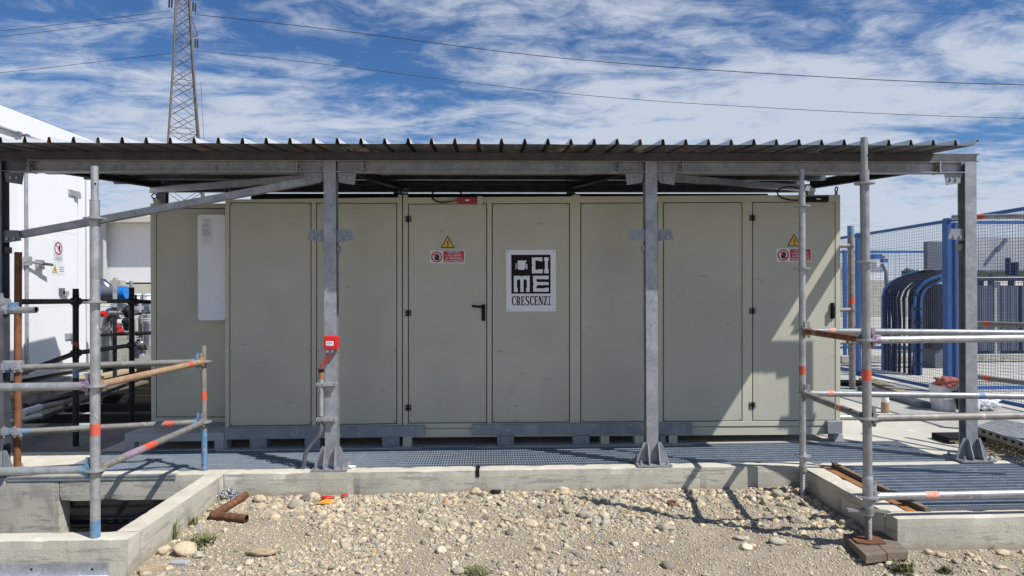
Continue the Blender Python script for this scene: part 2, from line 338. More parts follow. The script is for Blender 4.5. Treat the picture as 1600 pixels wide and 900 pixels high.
def rough_box(mb, a, b, m, step=.05, amp=.0025, top=None, ends=True):
    """concrete block with slightly uneven faces and worn arrises"""
    x0, y0, z0 = a; x1, y1, z1 = b
    nx, ny, nz_ = [max(1, min(240, round((q1-q0)/step))) for q0, q1 in zip(a, b)]
    def pt(i, j, k):
        p = Vector((x0+(x1-x0)*i/nx, y0+(y1-y0)*j/ny, z0+(z1-z0)*k/nz_))
        c = Vector(((x0+x1)/2, (y0+y1)/2, (z0+z1)/2)); e = (i in (0, nx))+(j in (0, ny))+(k in (0, nz_))
        q = p + noise.noise_vector(p*5)*amp
        if e >= 2:
            cut = .003+.022*max(0, noise.noise(p*7)-.12)
            if i in (0, nx): q.x += (cut if ends else 0)*(1 if i == 0 else -1)
            if j in (0, ny): q.y += cut*(1 if j == 0 else -1)
            if k in (0, nz_): q.z += cut*(1 if k == 0 else -1)
        return q
    def face(fn, na, nb, flip, mm):
        vs = [fn(i, j) for j in range(nb+1) for i in range(na+1)]
        fs = [(j*(na+1)+i, j*(na+1)+i+1, (j+1)*(na+1)+i+1, (j+1)*(na+1)+i) for j in range(nb) for i in range(na)]
        if flip: fs = [tuple(reversed(f)) for f in fs]
        mb.add(vs, fs, mm)
    face(lambda i, j: pt(i, 0, j), nx, nz_, False, m); face(lambda i, j: pt(i, ny, j), nx, nz_, True, m)
    face(lambda i, j: pt(0, i, j), ny, nz_, True, m); face(lambda i, j: pt(nx, i, j), ny, nz_, False, m)
    face(lambda i, j: pt(i, j, nz_), nx, ny, False, top or m); face(lambda i, j: pt(i, j, 0), nx, ny, True, m)

# retaining edge of the slab (front beam), with the recess at the left
rec = [P(93, 830, YS), P(262, 781, YS)]; rx0, rx1, rz1 = rec[0].x, X_L-.15, rec[1].z
mb = MB()
jx = [X_L]+[P(q, 755, YS).x for q in (553, 752, 1095)]+[X_R+.15]
for ja, jb in zip(jx, jx[1:]): rough_box(mb, (ja+.0006, YS+.002*random.random(), -.85), (jb-.0006, YS+.155, 0), 'concrete', .05, .002, 'concrete_sunlit', False)
rough_box(mb, (rx0, YS, rz1), (X_L-.002, YS+.155, 0), 'concrete', .05, .002, 'concrete_sunlit')
rough_box(mb, (-7, YS, -.85), (rx0-.002, YS+.155, 0), 'concrete', .05, .002, 'concrete_sunlit')
rough_box(mb, (X_R+.153, YS+.02, -.85), (9, YS+.12, -.006), 'concrete', .05, .001, 'concrete_sunlit')
struct(mb, 'concrete_slab_edge')
mb = MB()
mb.box((-7, 4.0, -1.0), (X_L-.14, YS+1.0, -.86), 'floor_shaded')                   # pit floor on the left
mb.box((rx0-.3, YS+.5, -.86), (X_L+.3, YS+.55, -.04), 'floor_shaded')              # back of the recess
mb.box((-7, YS+.156, -.8), (5, YS+1.0, -.78), 'floor_shaded')                       # bottom of the channel below the grating
mb.box((X_R+.1, 4.2, -.8), (9, YS+.1, -.78), 'floor_shaded')
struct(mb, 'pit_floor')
GB = 6.50                                                                        # back edge of the grating
mb = MB()
mb.box((-3.62, GB, -.4), (60, 13.0, 0), 'yard')
mb.box((3.96, YS+.156, -.4), (60, GB-.001, -.001), 'yard')
struct(mb, 'concrete_yard')
mb = MB(); mb.box((-9, YS+.156, -.3), (-3.58, GB-.002, -.004), 'concrete_sunlit'); mb.box((-9, GB, -.3), (-3.625, 7.7, -.004), 'floor_shaded')
mb.box((-9, 7.7, -1.6), (-3.625, 16, -1.5), 'pit_shaded'); mb.box((-9, 16.001, -1.6), (-3.4, 16.2, -.03), 'pit_shaded'); mb.box((-3.60, 13.01, -1.6), (-3.58, 16, -.02), 'pit_shaded')
for k in range(9): mb.box((-9, 8.6+.8*k, -.12), (-3.63, 8.68+.8*k, -.02), 'pit_shaded')
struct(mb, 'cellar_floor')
mb = MB(); mb.box((-60, 16.21, -.4), (-3.63, 40, -.02), 'yard'); mb.box((-60, 5.756, -.4), (-9.01, 16.2, -.02), 'yard'); struct(mb, 'rear_yard')
mb = MB(); mb.add([(-3.5, 12.9, -.03), (600, 12.9, -.03), (600, 900, -.03), (-600, 900, -.03), (-600, 16.3, -.03), (-3.5, 16.3, -.03)], [(0, 1, 2, 3, 4, 5)], 'yard'); struct(mb, 'far_ground')
# distant hills
mb = MB()
def hill(px0, px1, pytop, d, m):
    n = 40; a = []; top = []
    for i in range(n+1):
        t = i/n; q = PD(px0+(px1-px0)*t, 458, d); h = (460-pytop)/F*d*(math.sin(math.pi*t)**.7)*(1+.12*noise.noise(Vector((t*7, d, 0))))
        a.append(q); top.append(q+Vector((0, 60, max(h, 1))))
    back = [q+Vector((0, 160, 0)) for q in a]
    vs = a+top+back; fs = [(i, i+1, n+2+i, n+1+i) for i in range(n)]+[(n+1+i, n+2+i, 2*n+3+i, 2*n+2+i) for i in range(n)]
    mb.add(vs, fs, m, True)
hill(60, 330, 322, 500, 'far_beige'); hill(1250, 1900, 428, 700, 'far_beige'); hill(-700, 150, 400, 700, 'far_beige')
struct(mb, 'hills')

# ---- left low wall (L shape), right kerb wall
t = thing('low_concrete_wall', (X_L, 4.2, -.3), 'low L-shaped board-marked concrete wall round the open pit at left', 'wall')
YF = PZ(198, 842.5, 0).y
mb = MB(); rough_box(mb, (X_L-.15, YF+.151, -.4), (X_L, YS-.002, 0), 'concrete', .05, .002, 'concrete_sunlit'); mb.build('long_side', t)
mb = MB(); rough_box(mb, (-7, YF, -.86), (X_L, YF+.1508, 0), 'concrete', .05, .002, 'concrete_sunlit'); mb.build('short_side', t)
t = thing('low_concrete_wall', (X_R, 4.3, -.3), 'low concrete kerb wall round the grated pit at right', 'wall')
YK = PZ(1500, 809, 0).y
mb = MB(); rough_box(mb, (X_R, YK+.151, -.4), (X_R+.155, YS-.002, 0), 'concrete', .05, .002, 'concrete_sunlit'); mb.build('long_side', t)
mb = MB(); rough_box(mb, (X_R, YK, -.4), (9, YK+.1508, 0), 'concrete', .05, .002, 'concrete_sunlit'); mb.build('short_side', t)

# steel strip along the top of the slab edge, in the pit
a = P(12, 752, YS); b = P(275, 742, YS)
mb = MB(); mb.box((a.x, YS-.008, a.z-.0), (b.x, YS-.001, -.012), 'scaf'); mb.box((a.x, YS-.012, -.010), (b.x, YS+.03, .002), 'scaf')
solo(mb, 'steel_edge_strip', (a.x, YS, 0), 'long grey steel edge strip along the top of the pit wall', 'steel strip')
# steel channels inside the recess
mb = MB(); a = P(110, 806, 5.95); b = P(300, 800, 5.95)
mb.box((a.x, 5.9, a.z-.06), (b.x, 5.96, a.z), 'steel_dark'); mb.box((a.x, 5.86, a.z-.005), (b.x, 5.96, a.z+.004), 'galv_dark')
for k in range(6): mb.box((a.x+.35+.08*(k//2), 5.898, a.z-.02-.02*(k % 2)), (a.x+.38+.08*(k//2), 5.901, a.z-.014-.02*(k % 2)), 'galv')
solo(mb, 'cable_tray', (a.x, 5.93, a.z), 'dark perforated steel channel inside the recess of the pit wall', 'cable tray')
mb = MB(); mb.box((a.x, 5.8, a.z-.15), (b.x, 5.86, a.z-.105), 'galv_dark'); mb.box((a.x, 5.8, a.z-.155), (b.x, 5.9, a.z-.15), 'steel_dark')
solo(mb, 'cable_tray', (a.x, 5.83, a.z-.12), 'plain steel channel lying lowest in the recess of the pit wall', 'cable tray')
# ================================================================ CANOPY
YP = 5.70; BT = 2.559; BB = 2.463; SL = .083                     # front face of posts, top and bottom of the front beam, roof slope
px_post = [P(-7, 500, YP).x, P(517, 660, YP).x, P(1019.5, 660, YP).x, P(1518.6, 600, YP).x]
XLc = px_post[0]-.42
canopy = thing('canopy', (0, YP, 0), 'open galvanised steel canopy with ribbed sheet roof over the beige enclosures', 'canopy')
def hsec(mb, x, y0, z0, z1, m, w_=.10, d=.096, tf=.008, tw=.006):
    mb.box((x-w_/2, y0, z0), (x+w_/2, y0+tf, z1), m); mb.box((x-w_/2, y0+d-tf, z0), (x+w_/2, y0+d, z1), m)
    mb.box((x-tw/2, y0+tf-.001, z0), (x+tw/2, y0+d-tf+.001, z1), m)
def bolt(mb, x, y, z, r=.009, m='scaf'): mb.tube([(x, y, z), (x, y-.010, z)], r, m, 6)
for i, x in enumerate(px_post):
    dk = 'galv_dark' if i == 0 else 'galv'; bk_ = 'galv_dark' if i == 0 else 'galv_mid'  # brackets get darker zinc, the shade under the canopy put into the colour
    mb = MB(); hsec(mb, x, YP, .012, BT, dk)
    post = mb.build('post', canopy)
    mb = MB(); mb.box((x-.145, YP-.09, .002), (x+.145, YP+.17, .016), 'galv')
    bolt_m = [(x-.11, YP-.06), (x+.11, YP-.06), (x-.11, YP+.14), (x+.11, YP+.14)]
    mb.build('base_plate', post)
    for bx, by in bolt_m:
        b = MB(); b.tube([(bx, by, .016), (bx, by, .05)], .008, 'scaf', 8); b.tube([(bx, by, .016), (bx, by, .03)], .015, 'scaf', 6); b.build('anchor_bolt', post)
    for sx in (-1, 1):
        g = MB(); g.prism([(x+sx*.051, YP+.002, .017), (x+sx*.135, YP+.002, .017), (x+sx*.135, YP+.002, .05), (x+sx*.075, YP+.002, .19), (x+sx*.051, YP+.002, .19)], (0, .008, 0), 'galv'); g.build('gusset', post)
        g = MB(); g.prism([(x+sx*.040, YP-.001, .017), (x+sx*.040, YP-.08, .017), (x+sx*.040, YP-.08, .04), (x+sx*.040, YP-.03, .185), (x+sx*.040, YP-.001, .185)], (sx*.008, 0, 0), 'galv'); g.build('gusset', post)
        if i == 0 and sx < 0 or i == 3 and sx > 0: continue
        zb = 1.93                                                  # lower bracket ears
        g = MB(); g.prism([(x+sx*.002, YP+.02, zb+.055), (x+sx*.168, YP+.02, zb+.055), (x+sx*.192, YP+.02, zb-.03), (x+sx*.002, YP+.02, zb-.055)], (0, .008, 0), bk_)
        for q in (.085, .14): bolt(g, x+sx*q, YP+.019, zb-.015, .012, 'galv')
        g.build('bracket', post)
        g = MB(); g.prism([(x+sx*.06, YP+.02, BB-.006), (x+sx*.215, YP+.02, BB-.006), (x+sx*.20, YP+.02, BB-.105), (x+sx*.075, YP+.02, BB-.085)], (0, .008, 0), bk_)
        for q in (.115, .165): bolt(g, x+sx*q, YP+.019, BB-.05, .011, 'scaf')
        g.build('bracket', post)
    for sx in (-1, 1): g = MB(); g.box((x+sx*.0505, YP+.03, 1.80), (x+sx*.067, YP+.10, 1.85), dk); g.build('clamp', post)
    # beam stubs with end plates
    for sx in (-1, 1):
        if (i == 3 and sx > 0) or (i == 0 and sx < 0): continue
        s = MB(); xe = x+sx*.262
        for za, zb_ in ((BB, BB+.007), (BT-.007, BT)): s.box((x+sx*.0505, YP+.001, za), (xe, YP+.097, zb_), dk)
        s.box((x+sx*.051, YP+.046, BB+.0075), (xe, YP+.052, BT-.0075), dk)
        s.box((xe, YP-.004, BB-.005), (xe+sx*.012, YP+.10, BT+.004), 'scaf_mid')
        for zz_ in (BB+.025, BT-.025): s.box((xe-sx*.018, YP+.015, zz_-.007), (xe-sx*.001, YP+.03, zz_+.007), 'scaf'); s.box((xe+sx*.010, YP+.015, zz_-.007), (xe+sx*.028, YP+.03, zz_+.007), 'scaf')
        s.build('beam_stub', canopy)
xs_b = [(px_post[i]+.2715, px_post[i+1]-.2715) for i in range(3)]
for a_, b_ in xs_b:
    s = MB(); s.box((a_, YP+.001, BB), (b_, YP+.097, BB+.007), 'galv'); s.box((a_, YP+.001, BT-.007), (b_, YP+.097, BT), 'galv'); s.box((a_, YP+.046, BB+.0075), (b_, YP+.052, BT-.0075), 'galv')
    s.build('front_beam', canopy)
XE = P(1533, 245, YP).x; XR = P(1529, 220, 5.2).x
PH = .062
def channel(mb, x0, x1, y, z, h, m):
    mb.box((x0, y, z), (x1, y+.005, z+h), m); mb.box((x0, y+.0052, z), (x1, y+.045, z+.005), m); mb.box((x0, y+.0052, z+h-.005), (x1, y+.045, z+h), m)
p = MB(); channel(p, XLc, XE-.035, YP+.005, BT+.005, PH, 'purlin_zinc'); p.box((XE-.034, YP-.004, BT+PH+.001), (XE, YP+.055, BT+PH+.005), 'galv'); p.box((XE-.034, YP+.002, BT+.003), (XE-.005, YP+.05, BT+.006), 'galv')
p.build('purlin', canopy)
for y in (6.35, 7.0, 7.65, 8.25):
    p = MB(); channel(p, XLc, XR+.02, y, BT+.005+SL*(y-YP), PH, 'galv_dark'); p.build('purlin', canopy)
YR = 8.20
rear_x = [P(251, 300, 8.2).x, PD(622, 305, 8.2).x, PD(893, 305, 8.2).x, PD(1277, 297, 8.15).x]
for i, (x, xr_) in enumerate(zip(px_post, rear_x)):
    if i in (0, 3): x0 = xr_
    else: x0 = x
    a = Vector((x0, YP+.14, BB+.045+SL*.14)); b = Vector((xr_, YR, BB+.045+SL*(YR-YP)))
    p = MB(); p.beam(a, b, .08, .009, 'steel_dark'); p.beam(a+Vector((0, 0, .088)), b+Vector((0, 0, .088)), .08, .009, 'galv_dark'); p.beam(a+Vector((0, 0, .044)), b+Vector((0, 0, .044)), .006, .078, 'steel_dark')  # near-black flange and web carry the under-roof shade in their colour
    p.build('rafter', canopy)
    q = MB(); hsec(q, xr_, YR, 0.0, b.z+.04, 'galv_dark'); q.build('rear_post', canopy)
zr = 2.665
p = MB(); p.box((rear_x[0]-.04, YR+.02, zr), (rear_x[3]+.05, YR+.028, zr+.1), 'galv_dark'); p.box((rear_x[0]-.04, YR-.02, zr), (rear_x[3]+.05, YR+.0195, zr+.006), 'galv'); p.box((rear_x[0]-.04, YR-.02, zr+.094), (rear_x[3]+.05, YR+.0195, zr+.1), 'galv'); p.build('rear_beam', canopy)
# knee brace in the left bay, flat bracing under the roof
p = MB(); a = P(30, 366, YP+.045); b = P(488, 281, YP+.045)
p.beam(a, b, .006, .055, 'galv'); p.beam(a+Vector((0, .03, -.026)), b+Vector((0, .03, -.026)), .055, .006, 'galv'); p.build('knee_brace', canopy)
for a, b in ((P(519, 281, YP+.16), P(236, 301, YR-.1)), (P(1020, 281, YP+.16), P(1272, 299, YR-.1))):
    p = MB(); p.beam(a, b, .055, .006, 'galv'); p.beam(a+Vector((0, -.027, .03)), b+Vector((0, -.027, .03)), .006, .055, 'galv'); p.build('roof_brace', canopy)
p = MB(); j = P(1265, 301, YR-.15); p.box((j.x-.06, j.y, j.z-.03), (j.x+.06, j.y+.008, j.z+.03), 'scaf'); p.build('joint_plate', canopy)
# roof sheet
mb = MB(); pitch = .1772; y0, y1 = 5.20, 8.45
prof = [(XR+.006, .030)]; x = XR
while x > XLc:
    jt = .005*noise.noise(Vector((x*31, 2, 0))); jh = .003*noise.noise(Vector((x*17, 5, 1)))
    prof += [(x+jt, .042+jh), (x-.015+jt*.5, .042+jh), (x-.025, 0.0)]
    x -= pitch; prof += [(x+.010, 0.0)]
ys_ = list(np.linspace(y0, y1, 14)); vs = []
for k, y in enumerate(ys_):
    for (qx, qz) in prof:
        wv = .0025*noise.noise(Vector((qx*3, y*2, 1))) + (.003*noise.noise(Vector((qx*9, 0, 4))) if k == 0 else 0)
        vs.append((qx, y+(.006*noise.noise(Vector((qx*2, 3, 0))) if k == 0 else 0), BT+PH+.006+SL*(y-YP)+qz+wv))
n = len(prof); fs = [(k*n+i, (k+1)*n+i, (k+1)*n+i+1, k*n+i+1) for k in range(len(ys_)-1) for i in range(n-1)]
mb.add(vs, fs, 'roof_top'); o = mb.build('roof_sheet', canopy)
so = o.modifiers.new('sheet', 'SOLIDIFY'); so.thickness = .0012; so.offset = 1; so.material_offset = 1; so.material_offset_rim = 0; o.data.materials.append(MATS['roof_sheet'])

# ================================================================ ENCLOSURES
YE = 6.50; DEP = 1.5
def lerp(a, b, t): return a+(b-a)*t
def line(p, q): return lambda x: p[1]+(q[1]-p[1])*(x-p[0])/(q[0]-p[0])
def pane(mb, x0, x1, yt, yb, Y, th, m):
    """plate in the plane Y whose outline runs between the sight lines yt (top) and yb (bottom)"""
    q = [P(x0, yb(x0), Y), P(x1, yb(x1), Y), P(x1, yt(x1), Y), P(x0, yt(x0), Y)]
    return mb.prism(q, (0, th, 0), m)
def eye(mb, px_, py_, Y, edge=False):
    c = P(px_, py_, Y); mb.torus(c, .024, .0065, 'galv_dark', (1, 0, 0) if edge else (0, 1, 0)); mb.tube([c-Vector((0, 0, .028)), c-Vector((0, 0, .05))], .014, 'galv', 10)

def hinge(parent, px_, py_):
    c = P(px_, py_, YE-.004); mb = MB()
    for sx in (-1, 1):
        for sz in (-1, 1): mb.box((c.x+sx*.003, c.y-.006, c.z+sz*.003), (c.x+sx*.028, c.y+.004, c.z+sz*.028), 'black'); mb.tube([(c.x+sx*.018, c.y-.006, c.z+sz*.018), (c.x+sx*.018, c.y-.009, c.z+sz*.018)], .006, 'ink_grey', 8)
    mb.tube([c+Vector((0, -.006, -.03)), c+Vector((0, -.006, .03))], .006, 'black', 8); mb.build('hinge', parent)

def enclosure(label, xo, yt, yb, panels, py_t, py_b, Y, seams=()):
    t = thing('equipment_enclosure', (P(xo[0], 500, Y).x, Y, 0), label, 'enclosure', 'beige equipment enclosures under the canopy')
    mb = MB()
    f0 = lambda x: yt(x); f3 = lambda x: yb(x)
    # frame: top rail, bottom rail, stiles
    edges = [xo[0]]+[e for pn in panels for e in pn[:2]]+[xo[1]]
    gt = lambda x: py_t(x)-.6; gb = lambda x: py_b(x)+.6
    pane(mb, xo[0], xo[1], f0, gt, Y, .03, 'beige_frame'); pane(mb, xo[0], xo[1], gb, f3, Y, .03, 'beige_frame')
    for k in range(0, len(edges), 2):
        a_, b_ = edges[k], edges[k+1]
        a2 = a_ if k == 0 else a_+.7; b2 = b_ if k == len(edges)-2 else b_-.7
        pane(mb, a2, b2, lambda x: gt(x)+.001, lambda x: gb(x)-.001, Y+.0005, .03, 'beige_frame')
    fr = mb.build('frame', t); bevel(fr, .002, 1)
    q = [P(xo[0], yb(xo[0]), Y), P(xo[1], yb(xo[1]), Y), P(xo[1], yt(xo[1]), Y), P(xo[0], yt(xo[0]), Y)]
    bd = MB(); off = Vector((0, .0305, 0)); bd.prism([v_+off for v_ in q], (0, DEP-.03, 0), 'beige_frame'); bd.build('body', t)
    bk = MB(); bk.prism([P(edges[1]-2, gb(edges[1])+2, Y+.026), P(edges[-2]+2, gb(edges[-2])+2, Y+.026), P(edges[-2]+2, gt(edges[-2])-2, Y+.026), P(edges[1]-2, gt(edges[1])-2, Y+.026)], (0, .003, 0), 'gasket'); bk.build('gasket', t)
    res = []
    for pn in panels:
        p_ = MB(); pane(p_, pn[0]+.7, pn[1]-.7, lambda x: py_t(x)+.7, lambda x: py_b(x)-.7, Y+.002, .022, 'beige')
        if pn[2] == 'panel':
            for cx, cy in ((pn[0]+3, py_t(pn[0])+3), (pn[1]-3, py_t(pn[1])+3), (pn[0]+3, py_b(pn[0])-3), (pn[1]-3, py_b(pn[1])-3), (pn[0]+3, (py_t(pn[0])+py_b(pn[0]))/2+58), (pn[1]-3, (py_t(pn[1])+py_b(pn[1]))/2+58)):
                c = P(cx, cy, Y+.002); p_.tube([c, c-Vector((0, .002, 0))], .005, 'black', 8)
        o = p_.build(pn[2], t); bevel(o, .0015, 1); res.append(o)
    return t, res

# module with two panels
t1, r1 = enclosure('beige two-panel enclosure standing between the recessed cabinet and the enclosure with two doors', (352, 628), line((352, 311.8), (628, 308.2)), line((352, 669), (628, 665)),
    [(359, 486, 'panel'), (494.5, 620, 'panel')], line((359, 316.7), (620, 317.6)), line((361, 666), (620, 662)), YE)
# module with two doors
t2, r2 = enclosure('long beige enclosure with two black-hinged doors and a black and white plate', (629.6, 1313), line((629, 308.6), (1313, 304.2)), line((663, 669.5), (1313, 665)),
    [(638, 760.5, 'door'), (769, 890, 'panel'), (907.5, 1027.5, 'panel'), (1036.5, 1159.5, 'panel'), (1176, 1305, 'door')], line((638, 318.8), (1305, 315.2)), line((638, 661.3), (1308, 656.7)), YE-.002)
for y in (342.4, 489.4, 637): hinge(r2[0], 637.8, y)
for y in (340.4, 486, 633): hinge(r2[4], 1175.6, y)
# handles
c = P(755.3, 488.5, YE-.002); mb = MB(); mb.box((c.x-.018, c.y-.012, c.z-.078), (c.x+.018, c.y+.002, c.z+.078), 'black')
mb.tube([c+Vector((0, -.012, .055)), c+Vector((0, -.045, .055))], .013, 'black', 10); mb.tube([c+Vector((.012, -.045, .055)), c+Vector((-.07, -.047, .060)), c+Vector((-.108, -.045, .066))], [.013, .011, .013], 'black', 10); bevel(mb.build('handle', r2[0]), .002)
c = P(1300.3, 485.5, YE-.002); mb = MB(); mb.box((c.x-.017, c.y-.014, c.z-.078), (c.x+.017, c.y+.002, c.z+.078), 'black'); mb.box((c.x-.014, c.y-.04, c.z-.06), (c.x+.010, c.y-.0145, c.z+.05), 'black'); bevel(mb.build('handle', r2[4]), .003)
# lifting eyes, corner blocks
for t_, pts in ((t1, [(355, 297.5, 0), (624, 299, 1)]), (t2, [(633.5, 298.5, 0), (1306.7, 296, 1)])):
    for x, y, e in pts: mb = MB(); eye(mb, x, y, YE+.04, bool(e)); mb.build('lifting_eye', t_)
for t_, x0, x1, y0, y1 in ((t1, 622, 628, 304.8, 308.6), (t2, 630, 637, 304.8, 308.6), (t2, 894, 906, 304.6, 306.8)):
    mb = MB(); a = P(x0, y1, YE+.002); b = P(x1, y0, YE+.002); mb.box(a, (b.x, YE+.06, b.z), 'beige_frame'); mb.build('corner_block', t_)
# skid: channels, galvanised connecting plates, feet
def pbox(mb, x0, y0, x1, y1, Y, dep, m):
    a = P(x0, y1, Y); b = P(x1, y0, Y); mb.box((a.x, Y, min(a.z, b.z)), (b.x, Y+dep, max(a.z, b.z)), m)
def pquad(mb, x0, x1, yt, yb, Y, dep, m): pane(mb, x0, x1, yt, yb, Y, dep, m)
m1 = MB(); pquad(m1, 356, 628, line((352, 669.8), (628, 665.8)), line((352, 687), (628, 683)), YE+.01, .06, 'grey_light'); m1.build('skid_channel', t1)
m1 = MB(); pquad(m1, 630, 1313, line((629, 670.6), (1313, 665.8)), line((629, 683.5), (1313, 678.6)), YE+.006, .06, 'beige_frame'); m1.build('skid_channel', t2)
m1 = MB(); pquad(m1, 351, 663, line((352, 668.5), (663, 664.8)), line((352, 687), (663, 681.5)), YE-.03, .02, 'galv_mid')
for x in (644, 646, 372): 
    for dy in (668.5, 678): c = P(x, dy+(372 == x)*3, YE-.03); bolt(m1, c.x, c.y, c.z, .010)
m1.build('base_plate_strip', t1)
m1 = MB(); pquad(m1, 738, 1082, line((738, 663.4), (1082, 661)), line((738, 680.2), (1082, 678)), YE-.03, .02, 'galv_mid')
for x in (746, 878, 921, 1067):
    for dy in (666.5, 676): c = P(x, dy-(x-738)*.006, YE-.03); bolt(m1, c.x, c.y, c.z, .010)
m1.build('base_plate_strip', t2)
for t_, x0, x1, y0, y1, m in ((t1, 339, 354, 686, 702, 'grey_light'), (t1, 390, 417, 685, 701, 'galv_mid'), (t1, 476, 500, 684, 700, 'galv_mid'), (t1, 597, 624, 682, 700, 'galv_mid'),
                              (t2, 629.5, 643, 682, 698, 'beige_frame'), (t2, 777, 803, 680, 697.5, 'galv_mid'), (t2, 895, 921, 680, 697, 'galv_mid'), (t2, 939, 952, 680, 694.5, 'beige_frame'),
                              (t2, 992, 1006, 680, 694, 'beige_frame'), (t2, 1031, 1040, 679, 694, 'galv_mid'), (t2, 1045.5, 1058.5, 679, 694, 'beige_frame'), (t2, 1304, 1317, 679, 690.5, 'grey_light')):
    mb = MB(); a = P(x0, y1, YE-.01); b = P(x1, y0, YE-.01); mb.box((a.x, YE-.01, .001), (b.x, YE+.12, b.z), m); mb.build('foot', t_)
mb = MB(); a = P(1293.6, 678, YE-.05); b = P(1316.6, 658, YE-.05); mb.box((a.x, YE-.05, a.z), (b.x, YE+.03, b.z), 'galv'); bevel(mb.build('corner_casting', t2), .004)
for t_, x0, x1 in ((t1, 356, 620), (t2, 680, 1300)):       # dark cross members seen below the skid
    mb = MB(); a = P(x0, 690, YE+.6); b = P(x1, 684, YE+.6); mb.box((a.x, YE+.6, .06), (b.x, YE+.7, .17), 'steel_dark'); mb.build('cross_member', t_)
# low concrete pads below feet
mb = MB()
for x0, x1 in ((340, 600), (600, 660), (742, 1080)):
    a = P(x0, 700, GB); b = P(x1, 700, GB); mb.box((a.x, GB-.05, -.02), (b.x, GB+.9, .006), 'concrete')
struct(mb, 'plinth_slab')

# recessed cabinet at the left
YC = 6.86; xo = (236.5, 375)
t0 = thing('equipment_enclosure', (P(236.5, 500, YC).x, YC, 0), 'set-back beige cabinet at the left end with a white board hung beside it', 'enclosure', 'beige equipment enclosures under the canopy')
L_ = lambda y: line((0, y), (10, y))
mb = MB(); pane(mb, 236.5, 375, L_(318), L_(325.0), YC, .03, 'beige_frame'); pane(mb, 236.5, 375, L_(652.2), L_(660), YC, .03, 'beige_frame'); pane(mb, 236.5, 243.6, L_(325.1), L_(652.1), YC+.0005, .03, 'beige_frame'); pane(mb, 239.5, 248, L_(312), L_(317.9), YC+.002, .05, 'beige_frame'); bevel(mb.build('frame', t0), .002, 1)
mb = MB(); pane(mb, 244.8, 375, L_(326.2), L_(651), YC+.002, .022, 'beige'); bevel(mb.build('panel', t0), .0015, 1)
mb = MB(); pane(mb, 240, 375, L_(321), L_(656), YC+.026, .003, 'gasket'); mb.build('gasket', t0)
mb = MB(); a = P(236.5, 660, YC+.0305); b = P(375, 318, YC+.0305); mb.box((a.x, YC+.031, a.z), (b.x, YC+1.2, b.z), 'beige_frame'); mb.build('body', t0)
mb = MB(); pane(mb, 240, 375, L_(660.5), L_(676), YC+.02, .06, 'grey_light'); mb.build('skid_channel', t0)
mb = MB(); eye(mb, 241, 306.5, YC+.04); mb.build('lifting_eye', t0)
mb = MB(); a = P(195, 690, 6.47); b = P(350, 677, 6.47)
pk = PZ(195, 702.5, 0)
mb.box((a.x, 6.47, .085), (b.x, 6.50, .163), 'grey_light'); mb.box((a.x, 6.5005, .155), (b.x, 8.0, .163), 'grey_light'); mb.box((a.x, 6.5005, .085), (a.x+.02, 8.0, .1545), 'grey_light')
for x in (a.x, b.x-.09): mb.box((x, 6.471, 0.0), (x+.085, 6.56, .0845), 'grey_light')
for x in (a.x, b.x-.09): mb.box((x, 7.9, 0.0), (x+.085, 8.0, .0845), 'grey_light')
bevel(mb.build('platform', t0), .002, 1)

# white board with a paper label, hung on the end wall of the two-panel module
YB = 6.66; brd = thing('instruction_board', P(330, 500, YB)[:], 'tall pale board with rounded corners hung beside the recessed cabinet', 'board')
a = P(309.5, 500.5, YB); b = P(351.5, 335.5, YB); r_ = .03; pts = []
for cx, cz, s0 in ((b.x-r_, a.z+r_, -90), (b.x-r_, b.z-r_, 0), (a.x+r_, b.z-r_, 90), (a.x+r_, a.z+r_, 180)):
    for k in range(6): q = R(s0+18*k); pts.append((cx+r_*math.cos(q), YB, cz+r_*math.sin(q)))
mb = MB(); mb.prism(pts, (0, .02, 0), 'white_plate'); mb.build('plate', brd)
mb = MB(); a = P(315.5, 381.5, YB); b = P(331, 341, YB); mb.box((a.x, YB-.002, a.z), (b.x, YB-.0002, b.z), 'sign_white')
zz_ = b.z-.012
for k in range(15):
    wd = (b.x-a.x)*(.55+.3*random.random())
    if k not in (3, 8): mb.box((a.x+.008, YB-.0026, zz_-.004), (a.x+.008+wd, YB-.0021, zz_), 'ink_grey')
    zz_ -= .0105
mb.build('paper_label', brd)

# ---- signs on the enclosure
def warning_triangle(px0, px1, pyt, pyb, Y, label):
    a = P(px0, pyb, Y); b = P(px1, pyb, Y); c = P((px0+px1)/2, pyt, Y); cen = (a+b+c)/3
    t = thing('warning_sign', cen[:], label, 'warning sign', 'yellow electrical warning triangles')
    mb = MB(); mb.prism([a, b, c], (0, -.002, 0), 'ink'); mb.build('border', t)
    mb = MB(); mb.prism([cen+(q-cen)*.80+Vector((0, -.0025, 0)) for q in (a, b, c)], (0, -.0008, 0), 'sign_yellow'); mb.build('field', t)
    h = c.z-a.z; mb = MB(); zg = lambda x, z: (cen.x+x*h, Y-.0036, cen.z+z*h)
    mb.prism([zg(.05, .33), zg(-.09, .02), zg(-.02, .05), zg(-.07, -.10), zg(.06, .12), zg(.0, .09), zg(.11, .33)], (0, -.0006, 0), 'ink')
    mb.prism([zg(.10, .14), zg(.0, -.14), zg(-.03, -.12), zg(-.02, -.27), zg(.08, -.16), zg(.045, -.155), zg(.14, .14)], (0, -.0006, 0), 'ink'); mb.build('lightning_bolt', t)
